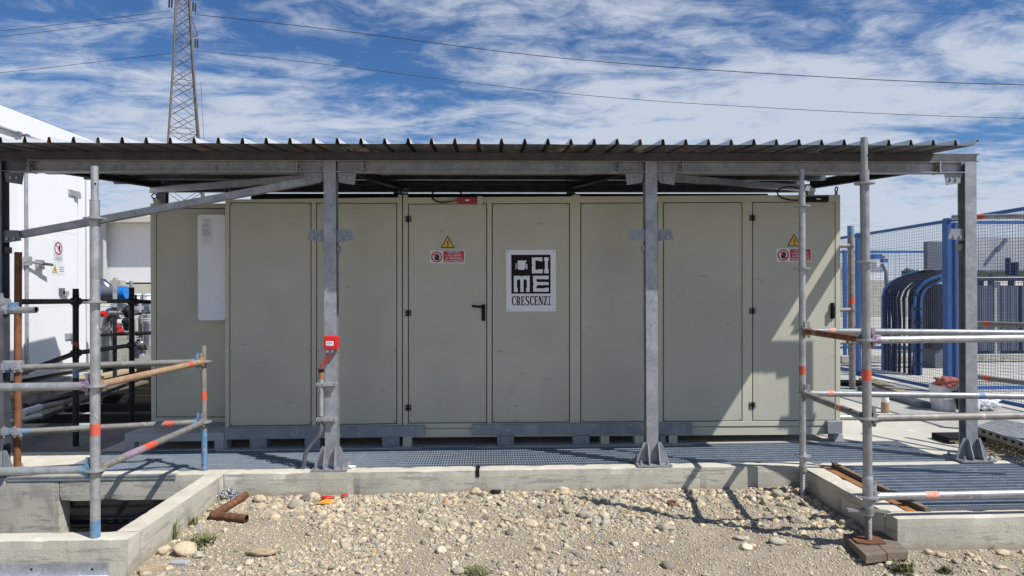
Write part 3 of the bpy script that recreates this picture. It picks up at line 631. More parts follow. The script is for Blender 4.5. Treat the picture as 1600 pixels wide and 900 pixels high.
def hand_into(mb, c, s, Y, sx=1):
    q = lambda x, z: (c.x+x*s*sx, Y, c.z+z*s)
    mb.prism([q(-.30, -.1), q(-.22, -.42), q(.22, -.5), (c.x+.36*s*sx, Y, c.z-.15*s), q(.36, .34), q(.28, .34), q(.25, .1), q(.22, .46), q(.13, .48), q(.10, .12), q(.06, .52), q(-.03, .52), q(-.05, .12), q(-.10, .44), q(-.18, .42), q(-.16, -.02), q(-.3, .12)], (0, -.0005, 0), 'ink')
def prohibition(mb, c, r, Y, ux=(1, 0, 0)):
    n = 28; V = Vector; ux = V(ux)
    def pt(rr, a): return V((c.x, Y, c.z))+ux*rr*math.cos(a)+V((0, 0, rr*math.sin(a)))
    nrm = V((0, -1, 0)) if abs(ux.x) > .5 else V((1, 0, 0))
    vs = [pt(r, 6.28318*k/n) for k in range(n)]+[pt(r*.78, 6.28318*k/n) for k in range(n)]
    vs = [q+nrm*.0012 for q in vs]
    mb.add(vs, [(k, (k+1) % n, n+(k+1) % n, n+k) for k in range(n)], 'sign_red')
    a = R(135); d = ux*math.cos(a)+V((0, 0, math.sin(a))); e = ux*math.cos(a+R(90))+V((0, 0, math.sin(a+R(90)))); cc = V((c.x, Y, c.z))+nrm*.0016
    mb.add([cc+d*r*.85+e*r*.09, cc-d*r*.85+e*r*.09, cc-d*r*.85-e*r*.09, cc+d*r*.85-e*r*.09], [(0, 1, 2, 3)], 'sign_red')
def access_sign(px0, px1, py0, py1, Y, label):
    a = P(px0, py1, Y); b = P(px1, py0, Y); H = b.z-a.z; W = b.x-a.x
    t = thing('prohibition_sign', ((a.x+b.x)/2, Y, (a.z+b.z)/2), label, 'safety sign', 'red and white no-access signs')
    mb = MB(); mb.box((a.x, Y-.002, a.z), (b.x, Y, b.z), 'sign_white'); mb.build('plate', t)
    mb = MB(); mb.box((a.x+W*.385, Y-.0028, a.z+H*.08), (b.x-W*.025, Y-.0021, b.z-H*.05), 'sign_red'); mb.build('red_field', t)
    cc = Vector((a.x+W*.19, Y, a.z+H*.5)); mb = MB(); hand_into(mb, cc, H*.55, Y-.0023); prohibition(mb, cc, H*.43, Y-.003); mb.build('symbol', t)
    mb = MB()
    for k, (s_, wd) in enumerate((('VIETATO', .36), ("L'ACCESSO", .45), ('AL PERSONALE', .47), ('NON AUTORIZZATO', .55))):
        text_into(mb, s_, (a.x+W*.68, Y-.0032, b.z-H*(.235+.21*k)), (1, 0, 0), (0, 0, 1), H*.145, 'sign_white', W*wd, th=(0, 0, 0))
    mb.build('lettering', t)
YS2 = YE-.001
warning_triangle(688.7, 710.3, 368, 387.2, YS2, 'yellow lightning triangle on the door left of the black and white plate')
access_sign(672, 726.3, 391.3, 411.6, YS2, 'red and white no-access sign on the door with the black lever handle')
warning_triangle(1230, 1251, 365.5, 384.8, YS2, 'yellow lightning triangle partly hidden behind a scaffold pole')
access_sign(1213.3, 1268, 388, 409, YS2, 'red and white no-access sign partly hidden behind a scaffold pole')
# ---- company plate
a = P(791, 486.7, YS2); b = P(868.6, 390, YS2); W = b.x-a.x; H = b.z-a.z
t = thing('company_plate', ((a.x+b.x)/2, YS2, (a.z+b.z)/2), 'white plate with a black square logo above one line of black lettering', 'company sign')
mb = MB(); mb.box((a.x, YS2-.004, a.z), (b.x, YS2, b.z), 'white_plate'); mb.build('plate', t)
def LX(u): return a.x+W*(u-82)/583
def LZ(v): return b.z-H*(v-75)/725
mb = MB(); mb.box((LX(143), YS2-.0048, LZ(592)), (LX(600), YS2-.0041, LZ(135)), 'ink'); mb.build('black_square', t)
mb = MB()
def LR(u0, v0, u1, v1): mb.box((LX(u0), YS2-.0058, LZ(v1)), (LX(u1), YS2-.0049, LZ(v0)), 'white_plate')
def LP(pts, m='white_plate', y=.0049): mb.prism([(LX(u), YS2-y, LZ(v)) for u, v in pts], (0, -.0009, 0), m)
LP([(218, 203), (320, 203), (322, 212), (310, 222), (310, 285), (298, 306), (280, 312), (240, 312), (222, 303), (216, 285)]); LP([(194, 238), (203, 232), (203, 306), (194, 302)]); LP([(318, 245), (330, 240), (330, 306), (322, 306), (312, 296), (318, 285)])
LP([(383, 168), (505, 166), (507, 212), (470, 212), (462, 205), (424, 205), (424, 312), (455, 312), (462, 305), (510, 305), (510, 353), (383, 353), (383, 275), (390, 262), (383, 250)])
LP([(527, 166), (578, 166), (578, 205), (570, 212), (570, 300), (578, 310), (578, 353), (527, 353), (527, 308), (535, 300), (535, 215), (527, 205)])
LP([(172, 382), (255, 382), (266, 394), (277, 382), (357, 382), (357, 572), (314, 572), (314, 528), (324, 518), (324, 436), (308, 424), (294, 424), (284, 436), (284, 572), (248, 572), (248, 436), (238, 424), (222, 424), (208, 436), (208, 518), (216, 528), (216, 572), (172, 572)])
LP([(396, 382), (578, 382), (578, 420), (545, 428), (535, 422), (435, 422), (435, 440), (450, 456), (578, 456), (578, 492), (450, 492), (435, 508), (435, 530), (530, 530), (540, 523), (578, 523), (578, 570), (396, 570), (396, 500), (404, 480), (396, 462)])
mb.build('logo', t)
mb = MB()
def glyph(ch, u0, u1):
    v0, v1 = 622, 728; w_ = u1-u0; st = w_*.30; hv = 9; X = lambda q: u0+w_*q
    def r(x0, y0, x1, y1): LP([(x0, y0), (x1, y0), (x1, y1), (x0, y1)], 'ink', .0041)
    if ch in 'RE' or ch == 'I': r(X(.10), v0, X(.10)+st, v1) if ch != 'I' else r(X(.5)-st/2, v0, X(.5)+st/2, v1)
    if ch == 'I': r(X(0), v0, X(1), v0+hv); r(X(0), v1-hv, X(1), v1)
    if ch == 'E':
        r(X(-.02), v0, X(.92), v0+hv); r(X(.10), 671, X(.72), 671+hv); r(X(-.02), v1-hv, X(.96), v1); r(X(.80), v0, X(.92), v0+28); r(X(.84), v1-30, X(.96), v1); r(X(.62), 660, X(.72), 690)
    if ch == 'R':
        r(X(-.02), v0, X(.7), v0+hv); r(X(-.02), v1-hv, X(.52), v1); r(X(.10), 672, X(.7), 672+hv); LP([(X(.6), v0), (X(.88), v0+16), (X(.88), 664), (X(.6), 681)], 'ink', .0041); LP([(X(.42), 678), (X(.74), 678), (X(.98), v1), (X(.70), v1)], 'ink', .0041)
    if ch == 'C':
        LP([(X(.30), v0-2), (X(.30)+st*.6, v0+8), (X(.33), v0+28), (X(.33), v1-28), (X(.50), v1-8), (X(.5), v1+2), (X(.22), v1-6), (X(.02), v1-30), (X(.02), v0+30), (X(.2), v0+5)], 'ink', .0041); r(X(.3), v0-2, X(.8), v0+8); r(X(.4), v1-8, X(.8), v1+2); r(X(.76), v0, X(.92), v0+34); r(X(.76), v1-30, X(.92), v1-4)
    if ch == 'S':
        r(X(.15), v0-2, X(.9), v0+8); r(X(.10), v1-8, X(.85), v1+2); r(X(.80), v0, X(.92), v0+30); r(X(.02), v1-30, X(.14), v1); LP([(X(.02), v0+12), (X(.30), v0+2), (X(.34), 658), (X(.98), 688), (X(.98), v1-14), (X(.68), v1-2), (X(.66), 696), (X(.02), 664)], 'ink', .0041)
    if ch == 'N':
        r(X(.08), v0, X(.20), v1); r(X(.80), v0, X(.92), v1); LP([(X(.0), v0), (X(.36), v0), (X(.92), v1), (X(.68), v1)], 'ink', .0041); r(X(-.02), v1-hv, X(.32), v1); r(X(.66), v0, X(1.04), v0+hv)
    if ch == 'Z':
        r(X(.05), v0, X(.95), v0+hv); r(X(.02), v1-hv, X(.98), v1); r(X(.05), v0, X(.17), v0+30); r(X(.86), v1-30, X(.98), v1); LP([(X(.60), v0), (X(.95), v0), (X(.38), v1), (X(.02), v1)], 'ink', .0041)
g = [('C', 147, 195), ('R', 199, 250), ('E', 254, 301), ('S', 306, 352), ('C', 357, 405), ('E', 409, 456), ('N', 460, 515), ('Z', 519, 562), ('I', 568, 600)]
for ch, u0, u1 in g: glyph(ch, u0, u1)
mb.build('lettering', t)
for u, v_ in ((102, 97), (640, 97), (105, 778), (642, 775)):
    m_ = MB(); m_.tube([(LX(u), YS2-.004, LZ(v_)), (LX(u), YS2-.006, LZ(v_))], .006, 'ink_grey', 10); m_.build('screw', t)

# ---- fire-damper / door devices above doors
t = thing('door_closer', P(730, 313, YE)[:], 'dark red device with a looped black cable above the first door', 'door device')
mb = MB(); a = P(714, 318, YE-.05); b = P(745.5, 308, YE-.05); mb.box((a.x, YE-.055, a.z), (b.x, YE-.004, b.z), 'red_box'); bevel(mb.build('housing', t), .004)
mb = MB(); a = P(727, 314, YE-.056); b = P(733, 311.5, YE-.056); mb.box((a.x, YE-.0575, a.z), (b.x, YE-.0555, b.z), 'sign_white'); mb.build('sticker', t)
mb = MB(); a = P(746, 325.5, YE-.05); b = P(754.5, 307, YE-.05); mb.box((a.x, YE-.055, a.z+.04), (b.x, YE-.003, b.z), 'beige_frame'); mb.box((a.x, YE-.01, a.z), (b.x, YE-.003, a.z+.039), 'beige_frame'); mb.build('bracket', t)
def loop(pts, Y, nm, par, m='black', r=.007):
    c = [P(x, y, Y) for x, y in pts]; o = []
    for i in range(len(c)-1):
        p0, p1, p2, p3 = c[max(0, i-1)], c[i], c[i+1], c[min(len(c)-1, i+2)]
        for k in range(6):
            s_ = k/6; o.append(.5*((2*p1)+(p2-p0)*s_+(2*p0-5*p1+4*p2-p3)*s_*s_+(-p0+3*p1-3*p2+p3)*s_**3))
    o.append(c[-1]); mb = MB(); mb.tube(o, r, m, 8); return mb.build(nm, par)
loop([(716, 313.5), (702, 315), (688, 316), (678, 312), (674.5, 305), (680, 298.5), (693, 295.5), (708, 296.5), (720, 301), (722, 308)], YE-.03, 'cable', t)
mb = MB(); c0 = P(708, 313.8, YE-.035); c1 = P(714, 313.5, YE-.035)
for k in range(3): mb.tube([c0.lerp(c1, k/3), c0.lerp(c1, k/3+.2)], .011, 'brass' if 'brass' in MATS else 'scaf_tan', 8)
mb.build('cable_gland', t)
t = thing('door_closer', P(1278, 311, YE)[:], 'black device with a looped black cable above the door nearest the fence', 'door device')
mb = MB(); a = P(1261, 314.6, YE-.05); b = P(1294.5, 306.7, YE-.05); mb.box((a.x, YE-.055, a.z), (b.x, YE-.004, b.z), 'black'); bevel(mb.build('housing', t), .004)
mb = MB(); a = P(1276, 312, YE-.056); b = P(1282, 310, YE-.056); mb.box((a.x, YE-.0575, a.z), (b.x, YE-.0555, b.z), 'sign_white'); mb.build('sticker', t)
mb = MB(); a = P(1294.6, 315, YE-.05); b = P(1305, 305, YE-.05); mb.box((a.x, YE-.055, a.z), (b.x, YE-.003, b.z), 'beige_frame'); mb.build('bracket', t)
loop([(1262, 311), (1246, 312.8), (1232, 312), (1220, 308), (1214.5, 301), (1219, 294.5), (1232, 291.8), (1246, 293.5), (1258, 298), (1262, 304)], YE-.03, 'cable', t)
mb = MB(); a = P(392, 307.6, 7.2); b = P(1200, 305.5, 7.2); mb.box((a.x, 7.2, 2.36), (b.x, 7.28, a.z+.035), 'steel_dark')  # plain dark bar, added to close the bright sky gap above the enclosures
solo(mb, 'cable_tray', (a.x, 7.2, 2.36), 'dark bar lying on top of the enclosures', 'cable tray')

# ---- fire call point on the second post and its conduit
x1_ = px_post[1]
t = thing('call_point', P(517, 535, YP)[:], 'red alarm call point box fixed to the steel post with two red cables', 'alarm box')
mb = MB(); a = P(505.6, 546.2, YP-.06); b = P(528, 525, YP-.06); mb.box((a.x, YP-.062, a.z), (b.x, YP-.001, b.z), 'red_plastic'); bevel(mb.build('housing', t), .008, 3)
mb = MB(); w2 = b.x-a.x; h2 = b.z-a.z; mb.box((a.x+w2*.18, YP-.0645, a.z+h2*.28), (a.x+w2*.70, YP-.0622, a.z+h2*.62), 'sign_white')
for k in range(3): mb.box((a.x+w2*(.28+.12*k), YP-.0655, a.z+h2*.44), (a.x+w2*(.33+.12*k), YP-.0647, a.z+h2*.54), 'ink')
mb.box((a.x+w2*.2, YP-.0655, a.z+h2*.33), (a.x+w2*.5, YP-.0647, a.z+h2*.36), 'ink_grey'); mb.build('label_plate', t)
for k, xg in enumerate((512, 519.5)):
    mb = MB(); g0 = P(xg, 546.5, YP-.03); mb.tube([g0, g0-Vector((0, 0, .022))], .012, 'sign_white', 10); mb.build('cable_gland', t)
    loop([(xg, 549), (xg-.5, 555-2*k), (xg-5, 564-2*k), (504-k, 570), (499.5+k, 574), (499, 579)], YP-.03, 'cable', t, 'red_plastic', .005)
t = thing('conduit', PZ(475, 729, 0)[:], 'steel conduit rising from the grating to the red alarm box', 'conduit')
c = [P(502, 579, YP-.02), P(502, 650, YP-.02), P(502, 668, YP-.02), P(500.5, 677, YP-.02), P(495, 686, YP-.01), P(486, 696, YP), P(479, 705, YP), P(476, 714, YP), P(475, 729.5, YP+.03)]
mb = MB(); mb.tube(c[:2], .019, 'scaf', 14); mb.tube([c[0]-Vector((0, 0, .001)), c[0]-Vector((0, 0, .07))], .0205, 'rust_bright', 14); mb.build('tube', t)
mb = MB(); mb.tube([c[0]+Vector((0, 0, .012)), c[0]-Vector((0, 0, .01))], .025, 'black', 12); mb.build('cap', t)
mb = MB(); mb.tube(c[1:], .017, 'grey_paint', 14); mb.build('flexible_hose', t)
for y0, y1 in ((598, 603.5), (652.5, 658.5)):
    mb = MB(); a = P(494, y1, YP-.045); b = P(527, y0, YP-.045); mb.box((a.x, YP-.045, a.z), (b.x, YP-.041, b.z), 'scaf'); mb.box((a.x, YP-.0408, b.z-.004), (b.x, YP-.001, b.z), 'scaf')
    for u_ in (.1, .28, .85): mb.tube([(lerp(a.x, b.x, u_), YP-.045, (a.z+b.z)/2), (lerp(a.x, b.x, u_), YP-.049, (a.z+b.z)/2)], .006, 'galv_dark', 6)
    mb.build('bracket', t)
mb = MB(); c = PZ(548, 729, .01); mb.blob(c, (.04, .03, .012), 'plastic_white', 3, .5, 2, 2); mb.blob(c+Vector((-.05, .0, 0)), (.03, .02, .01), 'plastic_white', 5, .5, 2, 2)
solo(mb, 'foam_scrap', c[:], 'crumpled white scrap beside the foot of the post with the alarm box', 'scrap')
# ================================================================ GRATINGS
def grating(x0, x1, y0, y1, label, z=0.0, px_=.0228, py_=.0762):
    t = thing('steel_grating', ((x0+x1)/2, (y0+y1)/2, z), label, 'grating', 'galvanised grating panels')
    x0 += .004; x1 -= .004; y0 += .004; y1 -= .004; zt = z-.004
    mb = MB()
    for yy in (y0, y1-.004): mb.box((x0, yy, zt-.028), (x1, yy+.004, zt), 'grating')
    for xx in (x0, x1-.004): mb.box((xx, y0+.0041, zt-.028), (xx+.004, y1-.0041, zt), 'grating')
    mb.build('frame', t)
    n = int((x1-x0)/px_); mb = MB()
    for i in range(1, n): x = x0+(x1-x0)*i/n; mb.box((x-.0016, y0+.0042, zt-.024), (x+.0016, y1-.0042, zt-.001), 'grating')
    mb.build('bearing_bars', t)
    n = max(1, int((y1-y0)/py_)); mb = MB()
    for i in range(1, n): y = y0+(y1-y0)*i/n; mb.box((x0+.0042, y-.0035, zt-.0075), (x1-.0042, y+.0035, zt-.0002), 'grating')
    mb.build('cross_bars', t)
g0 = YS+.16
wx = [PZ(36, 722, 0).x, PZ(150, 735, 0).x+.3, PZ(553, 727, 0).x, PZ(800, 725, 0).x, PZ(1060, 722, 0).x, PZ(1300, 720, 0).x, 3.95]
wl = ['grating panel at the far left end, crossed by the rusty scaffold pole\'s shadow side', 'grating panel in front of the recessed cabinet and the two-panel enclosure', 'grating panel between the post with the alarm box and the company plate', 'grating panel just left of the post without an alarm box', 'grating panel just right of the post without an alarm box', 'grating panel next to the outer canopy post at the open yard']
wl[0] = 'walkway grating panel beside the foot of the rusty scaffold pole'
for k in range(6): grating(wx[k], wx[k+1], g0, GB, 'walkway '+wl[k] if not wl[k].startswith('walk') else wl[k])
# the pit at the right: steel angle, boards, panels
gx = [PZ(1312, 731, 0).x+.02, 3.95, 5.15, 6.35]; gy0, gy1 = YK+.19, YS-.0
gl = ['pit grating panel beside the rust-coloured angle', 'pit grating panel in front of the outer canopy post', 'pit grating panel partly outside the frame past the outer canopy post']
for k in range(3): grating(gx[k], gx[k+1], gy0, gy1, gl[k])
mb = MB(); mb.box((X_R+.156, gy0-.02, -.03), (gx[0]-.045, gy1, -.012), 'rust_bright'); mb.box((X_R+.156, gy0-.02, -.0118), (X_R+.162, gy1, .002), 'rust_bright')
solo(mb, 'steel_angle', (X_R+.2, 5, 0), 'rust-orange steel angle lining the kerb of the right-hand pit', 'steel angle')
mb = MB(); mb.box((gx[0]-.044, gy0-.06, -.03), (gx[0]-.004, gy1, .022), 'wood')
solo(mb, 'timber_batten', (gx[0]-.02, 5, 0), 'brown timber batten along the edge of the right-hand pit grating', 'batten')
mb = MB(); mb.box((gx[0]-.0, YK+.152, -.05), (6.4, YK+.186, .010), 'galv_dark')
solo(mb, 'steel_edge_strip', (4, YK+.17, 0), 'dark steel edge strip between the right-hand kerb wall and its grating', 'steel strip')

# ================================================================ SCAFFOLDING
def ring(parent, c, m='scaf'):
    mb = MB(); mb.disc(c, .062, .009, m); mb.disc(c, .034, .022, m); mb.build('rosette', parent)
def standard(parent, foot, top, m, r=.0275, spig=None, rings=(), rm=None, tape=None, tip=None, jack=None, n=18):
    foot = Vector(foot); top = Vector(top); d = top-foot
    at = lambda z: foot+d*((z-foot.z)/d.z)
    mb = MB()
    if spig: mb.tube([foot, at(spig)], r, m, n); mb.tube([at(spig), at(spig+.006)], r*1.06, m, n); mb.tube([at(spig), top], r*.75, m, n)
    else: mb.tube([foot, top], r, m, n)
    st = mb.build('standard', parent)
    if spig: h = at(spig+.10); q = MB(); q.tube([h+Vector((.5*r, -.72*r*.86, 0)), h+Vector((.52*r, -.72*r, 0))], .006, 'black', 10); q.build('pin_hole', st)
    for z in rings: ring(st, at(z), rm or m)
    if tape: q = MB(); q.tube([at(tape[0]), at(tape[1])], r*1.03, tape[2], n, False); q.build('marking_tape', st)
    if tip: q = MB(); q.tube([at(tip[0]), at(tip[1])], r*1.015, tip[2], n); q.build('paint_band', st)
    return st, at
def ledger(parent, a, b, m, r=.024, heads=(1, 1), hm=None, tapes=(), ext=()):
    a = Vector(a); b = Vector(b); d = (b-a).normalized(); L_ = (b-a).length
    mb = MB(); mb.tube([a+d*(.055 if heads[0] else 0), b-d*(.055 if heads[1] else 0)], r, m, 16); lg = mb.build('ledger', parent)
    for e, o, s in ((0, a, d), (1, b, -d)):
        if not heads[e]: continue
        h = MB(); up = Vector((0, 0, 1)); k = o+s*.028
        h.beam(o+s*.030+up*.021, o+s*.062+up*.012, .042, .030, hm or m); h.beam(o+s*.030-up*.021, o+s*.062-up*.012, .042, .030, hm or m); h.tube([o+s*.05, o+s*.085], r*1.12, hm or m, 14)
        h.beam(o+s*.045+up*.075, o+s*.047-up*.055, .008, .022, hm or m, up=s); h.build('wedge_head', lg)
    for (t0, t1, mm) in tapes: q = MB(); q.tube([a+d*L_*t0, a+d*L_*t1], r*1.05, mm, 16, False); q.build('marking_tape', lg)
    return lg
# ---- front left: pole on the low wall, pole on the slab edge
SA = thing('scaffold_guardrail', PZ(149, 838.5, 0)[:], 'grey tube scaffold guardrail standing on the low concrete wall round the open pit', 'scaffold', 'tube scaffold guardrails')
fa = PZ(149, 838.5, 0.001); YA = fa.y; ta = P(148, 260, YA)
stA, atA = standard(SA, fa, ta, 'scaf', .0275, P(148, 314, YA).z, (1.907, 1.407, .905, .402), 'scaf', (P(149, 680, YA).z, P(149, 662, YA).z, 'tape_red'), (.0, .10, 'scaf_blue'))
fb = PZ(319.5, 734.5, .001); YBb = fb.y; tb = P(318, 540, YBb)
stB, atB = standard(SA, fb, tb, 'scaf_old', .0225, None, (.898, .400), 'scaf', (P(318, 625, YBb).z, P(318, 612, YBb).z, 'tape_red'), (.0, .33, 'scaf_blue'))
q = MB(); c = fb+Vector((-.006, -.0225, .05)); q.tube([c, c-Vector((0, .002, 0))], .006, 'black', 8); q.build('pin_hole', stB)
ledger(SA, atA(.905), atB(.898), 'scaf_tan', .023, tapes=((.80, .84, 'tape_red'),))
ledger(SA, atA(.402), atB(.400), 'scaf_old', .023, hm='scaf_old', tapes=((.20, .36, 'scaf_violet'), (.36, .46, 'tape_red')))
lA = Vector((-6.2, YA-.01, .885)); ledger(SA, lA, atA(.905), 'scaf', .024, (0, 1), 'scaf_violet')
ledger(SA, Vector((-6.2, YA-.01, .392)), atA(.402), 'scaf', .024, (0, 1), 'scaf_blue')
# ---- side rails from the slab-edge pole to the rusty pole
eb = P(8, 575, 5.42); eb2 = P(8, 676, 5.42)
ledger(SA, eb, atB(.898), 'scaf_old', .0235, (0, 1), 'scaf_blue')
ledger(SA, eb2, atB(.400), 'scaf_old', .0235, (0, 1), 'scaf_blue', tapes=((.795, .835, 'tape_red'), (.70, .0+.70, 'tape_red')) if False else ((.795, .835, 'tape_red'), (.05, .12, 'scaf_blue')))
for e in (eb, eb2):
    for k, dx in enumerate((.02, .10)):
        q = MB(); c = e+Vector((dx, -.0, 0)); q.tube([c-Vector((.024, 0, 0)), c+Vector((.024, 0, 0))], .034, 'galv' if k else 'scaf_blue', 12); q.box((c.x-.02, c.y-.05, c.z-.012), (c.x+.02, c.y-.03, c.z+.045), 'galv'); q.tube([c+Vector((0, -.04, -.03)), c+Vector((0, -.04, .055))], .008, 'scaf', 8); q.build('swivel_coupler', SA)
# ---- rusty pole and the dark guardrail running back beside the white cabin
SB = thing('scaffold_guardrail', PD(27, 729, 5.65)[:], 'dark painted scaffold guardrail running back from the rusty pole beside the white cabin', 'scaffold', 'tube scaffold guardrails')
fr_ = PZ(27, 729, .001); fr_ = Vector((PD(27, 729, 5.65).x, PD(27, 729, 5.65).y, 0.001)); tr_ = P(28.5, 394, fr_.y)
st, atR = standard(SB, fr_, tr_, 'scaf_rust', .0275, None, ())
f1 = PD(118, 600, 6.6); f1 = Vector((f1.x, f1.y, .001)); t1_ = P(118.3, 451, f1.y)
st1, at1 = standard(SB, f1, t1_, 'scaf_black', .027, None, (1.394, .894, .394), 'scaf_black', (P(118, 543, f1.y).z, P(118, 534, f1.y).z, 'scaf_rust'), (P(118, 590, f1.y).z, P(118, 573, f1.y).z, 'scaf_blue'))
f2 = PD(205.5, 600, 7.75); f2 = Vector((f2.x, f2.y, -1.4)); t2_ = P(205.5, 449, f2.y)
st2, at2 = standard(SB, f2, t2_, 'scaf_black', .029, None, (1.385, .885, .385), 'scaf_black')
a1, a2 = atR(1.40), atR(.80)
ledger(SB, a1, at1(1.394), 'scaf_black', .023, (0, 1)); ledger(SB, a2, at1(.894), 'scaf_black', .023, (0, 1), tapes=((.62, .70, 'scaf_rust'),))
ledger(SB, at1(1.394), at2(1.385), 'scaf_black', .023); ledger(SB, at1(.894), at2(.885), 'scaf_black', .023)
e2 = PD(250, 472.5, 8.0); ledger(SB, at2(1.385), e2, 'scaf_black', .023, (1, 0))
q = MB(); for_ = PD(36, 567, 5.6); q.tube([for_-Vector((.25, 0, 0)), for_], .022, 'scaf', 12); q.build('tube_stub', SB)
# loose tube stub with couplers
t = thing('tube_stub', P(30, 484, 5.2)[:], 'short open-ended blue-stained tube clamped to the rusty scaffold pole', 'scaffold tube')
a = P(-60, 487, 5.25); b = P(56, 484, 5.05); mb = MB(); mb.tube([a, b], .024, 'scaf', 18, False); mb.tube([b, b-(b-a).normalized()*.4], .020, 'black', 16, False); d = (b-a).normalized()
vs_ = []; mb.torus(b, .022, .0022, 'scaf', (1, 0, 0), 18, 6)
mb.build('tube', t)
for xx, m_, yy in ((22, 'scaf_blue', 484), (10, 'galv', 484), (-2, 'scaf', 470)):
    q = MB(); c = P(xx, yy, 5.12); q.tube([c-d*.022, c+d*.022], .035, m_, 12); q.box((c.x-.02, c.y-.02, c.z+.02), (c.x+.02, c.y+.02, c.z+.055), m_); q.tube([c+Vector((-.0, -.045, .0)), c+Vector((.0, .045, .02))], .009, 'scaf', 8); q.build('coupler', t)
q = MB(); q.tube([P(-60, 471, 5.3), P(14, 471, 5.25)], .022, 'scaf', 14); q.build('tube', t)

# ---- front right
SC = thing('scaffold_guardrail', PZ(1357, 845, GZ+.05)[:], 'grey tube scaffold guardrail on screw jacks by the right-hand kerb wall', 'scaffold', 'tube scaffold guardrails')
dC = 4.36
def col(px0, py0, d): return PD(px0, py0, d)
tC = col(1350, 215, dC); fC = col(1356.3, 793, dC)
st, atC = standard(SC, fC, tC, 'scaf_mid', .0275, col(1350, 268, dC).z, (2.137, 1.637, 1.137, .638, .138), 'scaf', (col(1355, 594, dC).z, col(1355, 577, dC).z, 'tape_red'))
q = MB(); q.tube([atC(.02), atC(.255)], .032, 'galv', 18); q.tube([atC(.255), atC(.275)], [.032, .0275], 'galv', 18); q.build('sleeve', st)
q = MB(); z0 = atC(GZ+.062); zt = atC(.05); pts = []; rs = []
nn = 46
for k in range(nn+1): pts.append(z0.lerp(zt, k/nn)); rs.append(.0185 if k % 2 else .0225)
q.tube(pts, rs, 'scaf_old', 14, True, False); q.build('jack_spindle', SC)
q = MB(); c = atC(.05); q.tube([c-Vector((0, 0, .018)), c+Vector((0, 0, .018))], .034, 'scaf_old', 10); q.beam(c+Vector((-.15, -.02, .012)), c+Vector((-.02, 0, 0)), .03, .014, 'scaf_old'); q.beam(c+Vector((.02, 0, 0)), c+Vector((.14, .0, -.012)), .03, .014, 'scaf_old'); q.build('jack_nut', SC)
q = MB(); c = atC(GZ+.055); q.add([], [], 'pipe_rust'); q.prism([c+Vector((x_, y_, .002)) for x_, y_ in ((-.10, -.05), (-.04, -.075), (.075, -.07), (.095, .03), (.06, .075), (-.085, .07))], (0, 0, .008), 'pipe_rust'); q.build('jack_plate', SC)
dD = 5.47; tD = col(1253, 265, dD); fD = col(1254.3, 735, dD)
st, atD = standard(SC, fD, tD, 'scaf', .0255, col(1253, 300, dD).z, (2.134, 1.636, 1.136, .636, .136), 'scaf', (col(1253, 585, dD).z, col(1253, 572, dD).z, 'tape_red'))
q = MB(); z0 = atD(GZ+.0); zt = atD(.03); pts = []; rs = []
for k in range(37): pts.append(z0.lerp(zt, k/36)); rs.append(.0165 if k % 2 else .020)
q.tube(pts, rs, 'scaf', 12, True, False); q.tube([atD(.012), atD(.05)], .032, 'scaf_old', 12); q.build('jack_spindle', SC)
ledger(SC, atD(1.136), atC(1.137), 'scaf_rust', .024, hm='scaf_old', tapes=((.24, .30, 'scaf_tan'),))
ledger(SC, atD(.636), atC(.638), 'scaf_old', .024, hm='scaf_old', tapes=((.60, .68, 'tape_pale'),))
ra = lambda px_, py_, d_: PD(px_, py_, d_)
ledger(SC, atC(1.137), Vector((7.0, atC(1).y, 1.155)), 'scaf', .024, (1, 0), 'scaf_violet')
ledger(SC, atC(.638), Vector((7.0, atC(1).y, .66)), 'scaf_old', .024, (1, 0), 'scaf_old')
ledger(SC, atC(.138), Vector((7.0, atC(1).y+.0, .16)), 'scaf', .024, (1, 0), 'scaf', tapes=((.080, .10, 'tape_pale'),))
e = PD(1700, 521.5, 5.05); ledger(SC, atD(1.136), e, 'scaf', .024, (1, 0), tapes=((.10, .125, 'tape_pale'),))
e = PD(1700, 621, 5.15); ledger(SC, atD(.636), e, 'scaf', .024, (1, 0), tapes=((.09, .115, 'tape_pale'), (.63, .65, 'scaf_blue')))
# timber sole board (two planks) under the jack
t = thing('sole_board', PZ(1362, 858, GZ)[:], 'two dark wooden planks laid under the rusty jack plate', 'boards')
zt_ = GZ+.055
A_, B_, C_, D_ = [PZ(x_, y_, zt_) for x_, y_ in ((1317, 834), (1353, 868), (1419, 861), (1386, 829))]
for u0, u1 in ((0, .49), (.505, 1)):
    q = MB(); q.prism([A_.lerp(D_, u0), B_.lerp(C_, u0), B_.lerp(C_, u1), A_.lerp(D_, u1)], (0, 0, -.05), 'wood'); bevel(q.build('plank', t), .003)

# ---- behind right: single pole near the yard and rails by the outer post
SD = thing('scaffold_guardrail', PZ(1331, 602, 0)[:], 'weathered scaffold pole and rails standing in the yard before the blue mesh fence', 'scaffold', 'tube scaffold guardrails')
fE = PZ(1332, 606, .02); dE = (fE-Vector((0, 0, EYE))).dot(Vector((math.sin(YAW), math.cos(YAW), 0)))
tE = PD(1329, 353, dE); st, atE = standard(SD, fE, tE, 'scaf_old', .045*dE/10+.0, None, (PD(1330, 384, dE).z, PD(1330, 484, dE).z, PD(1330, 535, dE).z), 'scaf', (PD(1330, 474, dE).z, PD(1330, 466, dE).z, 'tape_red'), (PD(1329, 368, dE).z, PD(1329, 353.5, dE).z, 'scaf_blue'))
for y_ in (384, 484, 535): ledger(SD, PD(1240, y_+1, dE-.4), atE(PD(1330, y_, dE).z), 'scaf_old', .03, (0, 1))
SE = thing('scaffold_guardrail', PD(1560, 700, 6.1)[:], 'scaffold rails passing behind the outer canopy post', 'scaffold', 'tube scaffold guardrails')
